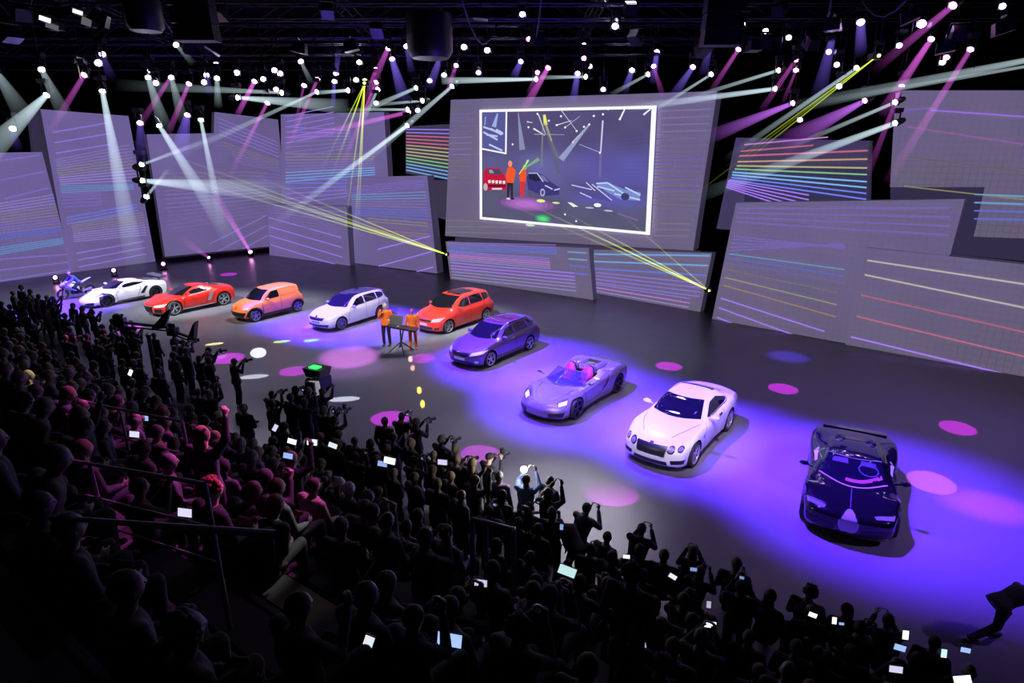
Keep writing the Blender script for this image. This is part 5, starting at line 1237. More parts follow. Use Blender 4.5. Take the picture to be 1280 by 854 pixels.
def build_figure(p, female=False):
    wf = .9 if female else 1.0
    bm = newbm()
    loft(bm, torso_secs(p, 0, wf)); capsule(bm, Vector(p['chest']).lerp(Vector(p['neck']), .6), Vector(p['head']) - Vector(p['up']) * .05, .062, .055, 12)
    for s in 'LR':
        sh, el, wr = Vector(p['sh' + s]), Vector(p['el' + s]), Vector(p['wr' + s])
        capsule(bm, Vector(p['chest']).lerp(Vector(p['neck']), .35), sh, .075, .060)
        capsule(bm, sh, el, .052, .040); capsule(bm, el, el.lerp(wr, .35), .040, .041); capsule(bm, el.lerp(wr, .35), wr, .041, .026)
        inw = Vector((1 if s == 'L' else -1, 0, 0)); hand_into(bm, wr, p['hd' + s], inw + Vector((0, .3, 0)), p['curl'])
        hi, kn, an = Vector(p['hi' + s]), Vector(p['kn' + s]), Vector(p['an' + s])
        capsule(bm, hi, kn, .088, .056); capsule(bm, kn, kn.lerp(an, .3), .055, .056); capsule(bm, kn.lerp(an, .3), an, .056, .038)
        capsule(bm, an + Vector((0, -.03, -.045)), an + Vector((0, .12, -.055)), .026, .022)
    head_into(bm, p)
    body = fuse(bm, .011, 3)
    # jacket
    bm = newbm(); ts = torso_secs(p, .022, wf); ts[0] = (ts[0][0], ts[0][1] * 1.30, ts[0][2] * 1.30); ts[1] = (ts[1][0], ts[1][1] * 1.06, ts[1][2] * 1.08); loft(bm, ts)
    for s in 'LR':
        sh, el, wr = Vector(p['sh' + s]), Vector(p['el' + s]), Vector(p['wr' + s])
        capsule(bm, Vector(p['chest']).lerp(Vector(p['neck']), .35), sh, .092, .074)
        capsule(bm, sh, el, .070, .056); capsule(bm, el, el.lerp(wr, .9), .056, .040)
    jacket = fuse(bm, .018, 3)
    bm = newbm(); pel = Vector(p['pel']); x = Vector((1, 0, 0))
    sec = torso_secs(p, .012, wf)[:2]; loft(bm, [(sec[0][0], sec[0][1], sec[0][2]), sec[1]])
    for s in 'LR':
        hi, kn, an = Vector(p['hi' + s]), Vector(p['kn' + s]), Vector(p['an' + s])
        capsule(bm, hi, kn, .098, .072); capsule(bm, kn, an + (kn - an).normalized() * .03, .072, .058)
    trousers = fuse(bm, .018, 2)
    shoes = []
    for s in 'LR':
        bm = newbm()
        an = Vector(p['an' + s]); loft(bm, [(an + Vector((0, -.085, -.05)), (.030, 0, 0), (0, .0, .035)), (an + Vector((0, -.05, -.04)), (.042, 0, 0), (0, 0, .046)), (an + Vector((0, .06, -.05)), (.050, 0, 0), (0, 0, .038)), (an + Vector((0, .15, -.06)), (.046, 0, 0), (0, 0, .028)), (an + Vector((0, .19, -.065)), (.025, 0, 0), (0, 0, .02))], 12)
        bmesh.ops.recalc_face_normals(bm, faces=bm.faces[:])
        for f in bm.faces: f.smooth = True
        me = bpy.data.meshes.new('shoe'); bm.to_mesh(me); bm.free(); shoes.append(me)
    return dict(body=body, jacket=jacket, trousers=trousers, shoes=shoes)
def hair_mesh(p, style):
    M = headframe(p); c = Vector(p['head']); bm = newbm()
    if style == 'short': ball(bm, c + M @ Vector((0, -.016, .022)), (.084, .098, .108), M, 20, 14)
    elif style == 'long':
        ball(bm, c + M @ Vector((0, -.018, .020)), (.090, .102, .112), M, 20, 14)
        ball(bm, c + M @ Vector((0, -.055, -.09)), (.088, .062, .15), M, 18, 12)
    elif style == 'bun': ball(bm, c + M @ Vector((0, -.016, .022)), (.084, .098, .108), M, 20, 14); ball(bm, c + M @ Vector((0, -.115, .05)), (.04, .035, .04), M, 12, 8)
    elif style == 'curly':
        rnd = random.Random(4)
        ball(bm, c + M @ Vector((0, -.02, .03)), (.098, .10, .112), M, 20, 14)
        for k in range(46):
            a, b = rnd.uniform(0, 6.28), rnd.uniform(-.5, 1.5)
            q = Vector((math.cos(a) * math.cos(b), math.sin(a) * math.cos(b), math.sin(b)))
            if q.y > .45 and q.z < .55: continue
            ball(bm, c + M @ Vector((q.x * .092, -.02 + q.y * .096, .03 + q.z * .105)), (.028, .028, .028), M, 8, 6)
    elif style == 'cap':
        ball(bm, c + M @ Vector((0, -.006, .040)), (.086, .104, .088), M, 20, 12); ball(bm, c + M @ Vector((0, .11, .045)), (.06, .07, .010), M, 14, 6)
    elif style == 'fringe': ball(bm, c + M @ Vector((0, -.040, -.005)), (.083, .078, .085), M, 18, 12)
    bmesh.ops.recalc_face_normals(bm, faces=bm.faces[:])
    for f in bm.faces: f.smooth = True
    if style in ('short', 'long', 'curly'):
        rnd = random.Random(len(style))
        for v in bm.verts: v.co += Vector((rnd.uniform(-1, 1), rnd.uniform(-1, 1), rnd.uniform(-1, 1))) * .0028
    me = bpy.data.meshes.new('hair'); bm.to_mesh(me); bm.free(); return me
SKIN = {'shade': (.13, .085, .07), 'light': (.55, .36, .28), 'tan': (.42, .26, .18), 'dark': (.14, .08, .05)}  # shade: skin with the darkness of the unlit stands put into its colour
HAIRC = {'black': (.010, .008, .008), 'brown': (.06, .035, .02), 'grey': (.07, .065, .07), 'blond': (.16, .11, .05), 'white': (.5, .5, .5), 'red': (.30, .05, .03)}
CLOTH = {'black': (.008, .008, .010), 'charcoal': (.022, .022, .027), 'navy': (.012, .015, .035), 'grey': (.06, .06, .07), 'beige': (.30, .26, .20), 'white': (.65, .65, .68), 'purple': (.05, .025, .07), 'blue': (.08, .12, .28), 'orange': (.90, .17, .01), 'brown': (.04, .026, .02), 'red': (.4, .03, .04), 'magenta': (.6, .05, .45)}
def clothmat(c): return mat('cloth_' + c, CLOTH[c], .85, noise=.25, nscale=30)
FIGS, HAIRS, EYES = {}, {}, {}
def eye_mesh(p):
    M = headframe(p); c = Vector(p['head']); out = []
    for sd in (-1, 1):
        bm = newbm(); ball(bm, c + M @ Vector((sd * .031, .0815, .002)), (.013, .008, .007), M, 10, 6)
        me = bpy.data.meshes.new('eye'); bm.to_mesh(me); bm.free(); out.append(me)
    return out
def set_mat(o, m):
    while len(o.data.materials) < 1: o.data.materials.append(m)
    o.material_slots[0].link = 'OBJECT'; o.material_slots[0].material = m
def person(ps, P, rz, label, skin='light', hair=('short', 'brown'), top='black', legs='black', scale=1.0, group=None, female=False, shoes='black', simple=False):
    k = (ps, female)
    if k not in FIGS: FIGS[k] = build_figure(POSES[ps], female)
    F = FIGS[k]
    root = thing('person', label, 'person', P, rz, group); root.scale = (scale,) * 3
    b = link(bpy.data.objects.new('body', F['body']), root); set_mat(b, mat('skin_' + skin, SKIN[skin], .55))
    b = link(bpy.data.objects.new('jacket', F['jacket']), root); set_mat(b, clothmat(top))
    b = link(bpy.data.objects.new('trousers', F['trousers']), root); set_mat(b, clothmat(legs))
    if not simple:
        for me_ in F['shoes']: b = link(bpy.data.objects.new('shoe', me_), root); set_mat(b, clothmat(shoes))
        if ps not in EYES: EYES[ps] = eye_mesh(POSES[ps])
        for me_ in EYES[ps]: b = link(bpy.data.objects.new('eye', me_), root); set_mat(b, mat('eye_dark', (.02, .015, .012), .3))
    if hair:
        hk = (ps, hair[0])
        if hk not in HAIRS: HAIRS[hk] = hair_mesh(POSES[ps], hair[0])
        b = link(bpy.data.objects.new('hair' if hair[0] != 'cap' else 'cap', HAIRS[hk]), root); set_mat(b, mat('hair_' + hair[1], HAIRC[hair[1]] if hair[0] != 'cap' else CLOTH.get(hair[1], (.6, .3, .3)), .8) if hair[0] != 'cap' else clothmat(hair[1]))
    return root
def face_dir(P, T): return -math.atan2(T[0] - P[0], T[1] - P[1])

# ---- the two presenters
p1 = at_z(484, 432); p2 = at_z(517, 436)
person('speak', (p1.x, p1.y, 0), face_dir(p1, (-6, 10)), 'tall grey-haired presenter in orange jacket and black trousers, standing near the white estate', hair=('short', 'white'), top='orange', legs='black', scale=1.09)
person('stand', (p2.x, p2.y, 0), face_dir(p2, (-2, 10)), 'presenter in all-orange suit and pink cap, standing by the red family car', hair=('cap', 'magenta'), top='orange', legs='orange', shoes='red', scale=1.02)
# microphone
q = Vector((p1.x, p1.y, 0)) + Matrix.Rotation(face_dir(p1, (-6, 10)), 3, 'Z') @ Vector((.07, .25, 1.44)) * 1.09
root = thing('microphone', 'black hand microphone held up by the taller presenter', 'microphone', q)
bm = newbm(); tube(bm, (0, 0, -.12), (0, 0, .06), .014, .018); fin('handle', bm, M_BLACK, root); bm = newbm(); ball(bm, (0, 0, .09), (.035, .035, .04)); fin('mesh_head', bm, mat('mic_grey', (.1, .1, .1), .5, .5), root)
# console on a tripod between them
g = at_z(502, 440)
root = thing('music_stand', 'black folding console desk on a tripod between the two presenters', 'stand', (g.x, g.y, 0), R(-8))
bm = newbm(); tube(bm, (0, 0, .35), (0, 0, 1.05), .035); tube(bm, (-.05, .05, .2), (.15, -.05, 1.0), .03); fin('column', bm, M_BLACK, root)
for k in range(4):
    a = 2 * math.pi * k / 4 + .5; bm = newbm(); tube(bm, (0, 0, .45), (.55 * math.cos(a), .55 * math.sin(a), .02), .028, .02); fin('leg', bm, M_BLACK, root)
bm = newbm(); box(bm, (0.1, 0, 1.08), (1.25, .5, .07), Matrix.Rotation(R(8), 3, 'Y')); fin('desk_top', bm, M_BLACK, root, smooth=False)
bm = newbm(); box(bm, (-.22, .2, 1.32), (.55, .05, .42), Matrix.Rotation(R(-25), 3, 'X')); sc_ = fin('monitor', bm, M_BLACK, root, smooth=False)
bm = newbm(); box(bm, (-.15, -.05, 1.135), (.22, .18, .02)); fin('paper', bm, mat('paper_pink', (.8, .6, .75), .6), root, smooth=False)

# ---- motorcycle and rider
g = at_z(89, 374); mz = R(56 + 90)
g = Vector((-25.1, 34.1, 0))
MR = thing('motorcycle', 'white sports motorcycle at the far left, front wheel turned to the audience', 'motorcycle', (g.x, g.y, 0), R(56) + math.pi / 2)   # forward +y
M_FAIR = mat('white_fairing', (.8, .79, .85), .25, coat=1)
def mwheel(y, nm):
    bm = newbm(); Mx = Matrix.Translation((0, y, .31)) @ Matrix.Rotation(R(90), 4, 'Y')
    lathe(bm, [(.22, -.05), (.29, -.06), (.31, 0), (.29, .06), (.22, .05), (.22, -.05)], Mx, 28); w = fin('wheel', bm, M_TYRE, MR)
    bm = newbm(); lathe(bm, [(.225, -.045), (.205, 0), (.225, .045), (.19, .03), (.19, -.03), (.225, -.045)], Mx, 28)
    for k in range(6):
        a = k * math.pi / 3; tube(bm, Mx @ Vector((0, 0, 0)), Mx @ Vector((.2 * math.cos(a), .2 * math.sin(a), 0)), .022, n=6)
    fin('rim', bm, mat('bronze_rim', (.30, .16, .10), .4, .6), w)
mwheel(.70, 'f'); mwheel(-.70, 'r')
bm = newbm(); loft(bm, [((0, .74, .78), (.05, 0, 0), (0, .02, .08)), ((0, .62, .86), (.16, 0, 0), (0, 0, .14)), ((0, .42, .80), (.20, 0, 0), (0, 0, .24)), ((0, .15, .62), (.20, 0, 0), (0, 0, .28)), ((0, -.12, .5), (.15, 0, 0), (0, 0, .18)), ((0, -.25, .45), (.05, 0, 0), (0, 0, .06))], 16); fin('fairing', bm, M_FAIR, MR)
bm = newbm(); loft(bm, [((0, .36, .92), (.08, 0, 0), (0, 0, .06)), ((0, .20, .95), (.16, 0, 0), (0, 0, .13)), ((0, 0, .88), (.13, 0, 0), (0, 0, .10)), ((0, -.08, .82), (.06, 0, 0), (0, 0, .05))], 14); fin('fuel_tank', bm, M_FAIR, MR)
bm = newbm(); loft(bm, [((0, -.02, .80), (.10, 0, 0), (0, 0, .05)), ((0, -.3, .80), (.13, 0, 0), (0, 0, .05)), ((0, -.4, .84), (.09, 0, 0), (0, 0, .04))], 12); fin('seat', bm, M_BLACK, MR)
bm = newbm(); loft(bm, [((0, -.28, .82), (.11, 0, 0), (0, 0, .06)), ((0, -.6, .96), (.10, 0, 0), (0, 0, .05)), ((0, -.85, 1.05), (.03, 0, 0), (0, 0, .02))], 12); fin('tail_unit', bm, M_FAIR, MR)
bm = newbm(); box(bm, (0, .0, .42), (.28, .5, .34)); fin('engine', bm, M_DARKALU, MR, smooth=False)
for sd in (-1, 1):
    bm = newbm(); tube(bm, (sd * .10, .70, .31), (sd * .10, .50, .95), .028); fin('fork', bm, M_ALU, MR)
    bm = newbm(); tube(bm, (sd * .08, .52, .98), (sd * .32, .46, .98), .018); fin('handlebar', bm, M_BLACK, MR)
    bm = newbm(); tube(bm, (sd * .14, -.2, .34), (sd * .17, -.72, .48), .05, .06); fin('exhaust', bm, M_ALU, MR)
bm = newbm(); loft(bm, [((0, .60, .98), (.10, 0, 0), (0, .02, .02)), ((0, .48, 1.14), (.10, 0, 0), (0, .02, .02))], 10); fin('windscreen', bm, M_GLASS, MR)
bm = newbm(); box(bm, (0, -.35, .38), (.08, .7, .06)); fin('swing_arm', bm, M_ALU, MR, smooth=False)
pr = Vector((g.x, g.y, 0)) + Matrix.Rotation(R(56) + math.pi / 2, 3, 'Z') @ Vector((0, -.17, 0))
person('ride', pr, R(56) + math.pi / 2, 'rider in blue-grey jacket sitting on the white motorcycle', skin='light', hair=('fringe', 'brown'), top='blue', legs='black')

# ================================================================ STANDS
NRM = Vector((.57, .82, 0)).normalized(); ALN = Vector((NRM.y, -NRM.x, 0))       # towards the stage / along the rows (to the right)
T0 = 10.15; STEP_D, STEP_H, FLAT = .82, .56, 2.6
def tval(x, y): return T0 - (x * NRM.x + y * NRM.y)
def tierz(t):
    if t < FLAT: return 0.0
    return STEP_H * (1 + math.floor((t - FLAT) / STEP_D))
def on_stand(px, py, h, zc=None):
    d = ray(px, py); s = 2.2
    if zc:
        best = None
        for k in range(-50, 51):
            s = zc + k * .025; P = EYE + d * s; e = abs(P.z - h - tierz(tval(P.x, P.y))) + abs(k) * .004
            if best is None or e < best[0]: best = (e, P)
        P = best[1]; return Vector((P.x, P.y, tierz(tval(P.x, P.y)))), P
    while s < 70:
        P = EYE + d * s
        if P.z <= tierz(tval(P.x, P.y)) + h: return Vector((P.x, P.y, tierz(tval(P.x, P.y)))), P
        s += .02
    return None, None
M_TIER = mat('stand_black', (.012, .011, .014), .8, noise=.3); M_NOSE = mat('stand_edge', (.05, .045, .06), .6)
NT = 11
for k in range(NT):
    t = FLAT + k * STEP_D; z1 = STEP_H * (k + 1); L0, L1 = -46, 16
    root_p = NRM * (T0 - t)
    def pt(a, dt, z): return root_p + ALN * a - NRM * dt + Vector((0, 0, z))
    root = thing('seating_tier', f'dark stepped seating tier of the stands, {ORD[k]} row up from the stage floor', 'seating tier', (root_p.x, root_p.y, 0))
    o = root.location
    bm = newbm(); q = [pt(L0, 0, .0), pt(L1, 0, .0), pt(L1, STEP_D, .0), pt(L0, STEP_D, .0), pt(L0, 0, z1), pt(L1, 0, z1), pt(L1, STEP_D, z1), pt(L0, STEP_D, z1)]
    vs = [bm.verts.new(v - o) for v in q]
    for f in ((0,3,2,1),(4,5,6,7),(0,1,5,4),(1,2,6,5),(2,3,7,6),(3,0,4,7)): bm.faces.new([vs[i] for i in f])
    fin('step', bm, M_TIER, root, smooth=False)
    bm = newbm(); q = [pt(L0, -.02, z1 - .06), pt(L1, -.02, z1 - .06), pt(L1, .04, z1 - .06), pt(L0, .04, z1 - .06), pt(L0, -.02, z1 + .012), pt(L1, -.02, z1 + .012), pt(L1, .04, z1 + .012), pt(L0, .04, z1 + .012)]
    vs = [bm.verts.new(v - o) for v in q]
    for f in ((0,3,2,1),(4,5,6,7),(0,1,5,4),(1,2,6,5),(2,3,7,6),(3,0,4,7)): bm.faces.new([vs[i] for i in f])
    fin('step_edge', bm, M_NOSE, root, smooth=False)
    bm = newbm(); a_, b_ = STEP_D * .38, STEP_D * .80; q = [pt(L0, a_, z1), pt(L1, a_, z1), pt(L1, b_, z1), pt(L0, b_, z1), pt(L0, a_, z1 + .38), pt(L1, a_, z1 + .38), pt(L1, b_, z1 + .38), pt(L0, b_, z1 + .38)]
    vs = [bm.verts.new(v - o) for v in q]
    for f in ((0,3,2,1),(4,5,6,7),(0,1,5,4),(1,2,6,5),(2,3,7,6),(3,0,4,7)): bm.faces.new([vs[i] for i in f])
    fin('bench', bm, M_TIER, root, smooth=False)

# ---- rails
M_RAIL = mat('rail_metal', (.20, .18, .23), .4, .3)
def rail(pts, label, zc=None, posts=True, r=.019, bars=(1.0, .55), h=1.05):
    """pts: pixels of the top bar, standing on the stand"""
    P0 = on_stand(*pts[0], h, zc)[1]; nn = NRM
    if len(pts[0]) == 2:
        G = []
        for px, py in pts: q_ = at_plane(px, py, P0, nn); G.append((Vector((q_.x, q_.y, P0.z - h)), q_))
    top = [b_ for a_, b_ in G]
    root = thing('guard_rail', label, 'railing', G[0][0])
    o = root.location
    zb = [a_.z for a_, b_ in G]
    for k, f in enumerate(bars):
        bm = newbm()
        for i in range(len(top) - 1):
            a_ = top[i].copy(); b_ = top[i + 1].copy()
            a_.z -= h * (1 - f); b_.z -= h * (1 - f)
            tube(bm, a_ - o, b_ - o, r if k == 0 else r * .6, n=8)
        fin('top_bar' if k == 0 else 'lower_bar', bm, M_RAIL, root)
    if posts:
        for i, P in enumerate(top):
            bm = newbm(); tube(bm, P - o, Vector((P.x, P.y, zb[i])) - o, r * 1.1, n=8); fin('post', bm, M_RAIL, root)
    return root
rail([(80, 574), (112, 580), (256, 605)], 'magenta lit guard rail with double post in the left stands', 6.2, bars=(1.0, .62, .3))
rail([(98, 500), (150, 512), (228, 527)], 'thin magenta lit guard rail higher up in the left crowd', 9.5)
rail([(-20, 640), (170, 655), (345, 668)], 'long dark guard rail crossing the lower left stands', 7.2, posts=False, bars=(1.0,))
rail([(590, 649), (607, 653), (642, 662)], 'grey squared guard frame in the middle of the stands', 7.4, bars=(1.0,), r=.03)
g1, g2 = at_z(668, 690), at_z(687, 688)
root = thing('guard_rail', 'short violet lit rail at the front edge beside the bending person', 'railing', (g1.x, g1.y, 0)); dd = Vector((g2.x - g1.x, g2.y - g1.y, 0))
bm = newbm(); tube(bm, (-.5, 0, .95), dd + Vector((0.2, 0, .95)), .035); fin('top_bar', bm, M_RAIL, root)
for q_ in (Vector((-.45, 0, 0)), dd + Vector((.18, 0, 0))): bm = newbm(); tube(bm, q_, q_ + Vector((0, 0, .95)), .035); fin('post', bm, M_RAIL, root)
# ================================================================ CROWD
STAGE = Vector((3, 24, 0))
BASE_RZ = face_dir((0, 0), (NRM.x, NRM.y))
HERO = []     # (world x, y) already taken
def hero(ps, px, py, hh, label, floor=False, zc=None, **k):
    """person whose head is seen at px,py"""
    if floor: P = at_z(px, py, hh * k.get('scale', 1)); P = Vector((P.x, P.y, 0))
    else:
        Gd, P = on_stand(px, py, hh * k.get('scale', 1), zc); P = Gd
    k.setdefault('skin', 'shade')
    face = k.pop('face', None)
    off = Vector(POSES[ps]['head']); rz = BASE_RZ + face if face is not None else BASE_RZ
    d = Matrix.Rotation(rz, 3, 'Z') @ Vector((off.x, off.y, 0)) * k.get('scale', 1)
    B = Vector((P.x, P.y, P.z)) - d
    HERO.append((B.x, B.y))
    return person(ps, B, rz, label, **k), B, rz
def at_hands(B, rz, ps, s=1.0, dy=.10, dz=.02):
    p = POSES[ps]; a = (Vector(p['wrL']) + Vector(p['wrR'])) / 2
    if ps in ('sit_phone', 'one_up'): a = Vector(p['wrR']) + Vector((-.02, 0, .03))
    return B + Matrix.Rotation(rz, 3, 'Z') @ (a + Vector((0, dy, dz))) * s
def camera_obj(P, rz, label, big=False, flash=False):
    root = thing('camera', label, 'camera', P, rz)
    k = 1.6 if big else 1.0
    bm = newbm(); box(bm, (0, 0, 0), (.15 * k, .08 * k, .11 * k)); box(bm, (0, 0, .07 * k), (.06 * k, .06 * k, .05 * k)); fin('camera_body', bm, M_BLACK, root, smooth=False)
    bm = newbm(); lathe(bm, [(0, 0), (.036 * k, 0), (.04 * k, .10 * k), (.046 * k, .17 * k), (0, .17 * k)], Matrix.Translation((0, .03, 0)) @ Matrix.Rotation(R(-90), 4, 'X'), 14); fin('camera_lens', bm, M_BLACK, root)
    if flash: bm = newbm(); box(bm, (0, 0, .14 * k), (.07, .06, .10)); fin('flash_unit', bm, M_BLACK, root, smooth=False)
    bm = newbm(); box(bm, (0, -.042 * k, 0), (.07 * k, .004, .05 * k)); fin('rear_screen', bm, glow('cam_screen', (.35, .5, 1), .5), root, smooth=False)
    return root
def phone(P, rz, label, s=1.0, land=True, tilt=0.0, col='white', bright=1.0):
    root = thing('smartphone', label, 'phone', P, 0); root.rotation_euler = (R(-14), tilt, rz)
    w, h = (.15 * s, .085 * s) if land else (.085 * s, .15 * s)
    bm = newbm(); box(bm, (0, .006, 0), (w, .010, h)); fin('phone_case', bm, M_BLACK, root, smooth=False)
    c = {'white': (.85, .92, 1.0), 'blue': (.35, .50, 1.0), 'lilac': (.75, .72, 1.0), 'green': (.6, .9, .9)}[col]
    bm = newbm(); box(bm, (0, -.001, 0), (w * .88, .006, h * .84)); sc_ = fin('phone_screen', bm, glow('phone_%s_%d' % (col, int(bright * 10)), c, bright), root, smooth=False)
    return root

# standing on the floor behind the front edge, heads read off the photograph
hero('stand', 128, 409, 1.62, 'left one of two dark standing silhouettes before the white wedge car', floor=True, hair=('short', 'black'))
hero('stand', 143, 412, 1.62, 'right one of two dark standing silhouettes before the white wedge car', floor=True, hair=('short', 'black'))
r_, B, rz = hero('operate', 218, 418, 1.62, 'dark camera operator leaning on a shoulder camera left of the yellow floor dash', floor=True, top='black', face=-.6); camera_obj(at_hands(B, rz, 'operate', dy=.15, dz=.10), rz, 'black broadcast camera held by the operator left of the yellow floor dash', True)
r_, B, rz = hero('shoot', 261, 438, 1.62, 'photographer in black holding a camera to the eye beside the yellow floor dash', floor=True, face=-.5, hair=('short', 'brown')); camera_obj(at_hands(B, rz, 'shoot'), rz, 'black camera of the photographer beside the yellow floor dash')
r_, B, rz = hero('stand', 386, 489, 1.62, 'broad man in black suit seen from behind at the pedestal camera', floor=True, scale=1.08, hair=('fringe', 'grey'))
r_, B, rz = hero('shoot', 340, 504, 1.62, 'photographer in dark clothes with elbows out, left of the pedestal camera operator', floor=True, face=-.7); camera_obj(at_hands(B, rz, 'shoot'), rz, 'small camera of the photographer left of the pedestal camera')
r_, B, rz = hero('hold_high', 418, 526, 1.60, 'person with a camera below the pedestal camera', floor=True, face=.1, hair=('short', 'black')); camera_obj(at_hands(B, rz, 'hold_high'), rz, 'camera raised below the pedestal camera', flash=True)
r_, B, rz = hero('shoot', 612, 572, 1.62, 'photographer in black coat working with a flash camera, left of the flash burst', floor=True, face=-.25, hair=('cap', 'black'), skin='light'); camera_obj(at_hands(B, rz, 'shoot'), rz, 'camera with raised flash held left of the flash burst', flash=True)
r_, B, rz = hero('hold_high', 658, 601, 1.60, 'photographer in pale blue shirt under a bright white flash burst', floor=True, face=.15, hair=('short', 'brown'), top='blue', legs='charcoal'); FLP = at_z(655, 587, 1.80)
r_, B, rz = hero('bend', 700, 655, 1.10, 'person in dark coat bending forward beside the short violet rail', floor=True, face=1.1, top='charcoal', hair=('short', 'grey'))
r_, B, rz = hero('stand', 794, 674, 1.62, zc=6.2, label= 'big dark standing silhouette rising above the crowd right of the bending person', scale=1.05, hair=('curly', 'black'), top='black')
r_, B, rz = hero('shoot', 926, 733, 1.62, 'photographer in black over a magenta shirt with a camera at the face', floor=True, top='black', face=.2, hair=('short', 'black')); camera_obj(at_hands(B, rz, 'shoot'), rz, 'camera of the photographer with the magenta shirt')
# crouching man at the right edge, walking bent to the right
P = at_z(1243, 812); person('lunge', (P.x + .05, P.y + .2, 0), R(-90), 'man in dark suit stooping and stepping right at the right edge', hair=('short', 'brown'), skin='light', scale=1.0); HERO.append((P.x, P.y))
# lit individuals in the left stands
r_, B, rz = hero('one_up', 253, 545, 1.62, zc=7.6, label= 'blond woman lit magenta with one raised arm in the left stands', female=True, skin='light', hair=('long', 'blond'), top='charcoal', face=.25)
HL1 = B + Vector((0, 0, 1.5))
hero('sit', 266, 612, 1.16, zc=6.2, skin='light', label= 'red-haired person glowing magenta at the end of the long rail', female=True, hair=('curly', 'red'), top='black'); hero('one_up', 105, 540, 1.62, zc=8.2, label= 'woman lit faint magenta raising an arm behind the upper rail', female=True, hair=('long', 'brown'), top='black', face=-.2)
hero('sit', 36, 470, 1.16, zc=11.5, label= 'person with pale yellow lit hair in the far left crowd', hair=('long', 'blond'), top='charcoal', face=.2)
HZ = {(420,558):8.5,(434,582):8,(345,600):7,(392,608):7,(480,598):6.8,(455,560):8.5,(556,615):7,(650,783):3.7,(235,790):3.9,(88,660):4.4,(50,632):4.8,(160,735):4.2,(458,745):4.6,(484,728):5,(562,760):5,(616,705):6,(735,835):4.2,(985,838):6.5,(795,790):6}
for (px, py, lab, cl, hr) in ((420, 558, 'white-capped person with bright hair in front of the glowing phones', 'charcoal', ('short', 'white')), (434, 582, 'person with rim-lit white hair just right of the white-capped one', 'charcoal', ('short', 'white')),
        (345, 600, 'magenta-tinted person in pale jacket in the centre left stands', 'grey', ('short', 'brown')), (392, 608, 'broad person in light jacket seen from behind in the centre left stands', 'beige', ('short', 'brown')),
        (480, 598, 'round-headed spectator rim-lit yellow in the middle stands', 'charcoal', ('fringe', 'blond')), (455, 560, 'spectator with long grey hair behind the camera cluster', 'black', ('long', 'grey')), (556, 615, 'dark spectator with pale collar in the middle stands', 'grey', ('short', 'brown')),
        (650, 783, 'near spectator with tousled brown hair, both arms raised, bottom centre', 'charcoal', ('curly', 'brown')), (235, 790, 'near dark spectator with grey tousled hair, bottom left', 'black', ('curly', 'grey')), (88, 660, 'large dark head of a near spectator low in the left stands', 'black', ('short', 'grey')),
        (50, 632, 'dark head of a spectator under the magenta rail at left', 'black', ('short', 'black')), (160, 735, 'dark near spectator between the rails at bottom left', 'black', ('short', 'black')), (458, 745, 'dark near spectator with short brown hair left of the lit phones', 'black', ('short', 'brown')),
        (484, 728, 'dark near spectator close behind the brown-haired one', 'black', ('short', 'grey')), (562, 760, 'lone dark spectator in the empty rows at bottom centre', 'black', ('short', 'brown')), (616, 705, 'dark spectator holding a dim phone near the squared guard frame', 'black', ('short', 'brown')),
        (735, 835, 'dark spectator at the bottom edge right of the tousled one', 'black', ('short', 'brown')), (985, 838, 'bald dark spectator at the bottom edge right of centre', 'charcoal', None), (795, 790, 'dark spectator with shiny bald head in the right stands', 'black', None)):
    hero('sit_shoot' if 'arms raised' in lab else 'sit', px, py, 1.16, lab, hair=hr, top=cl, zc=HZ.get((px, py), 6.5))
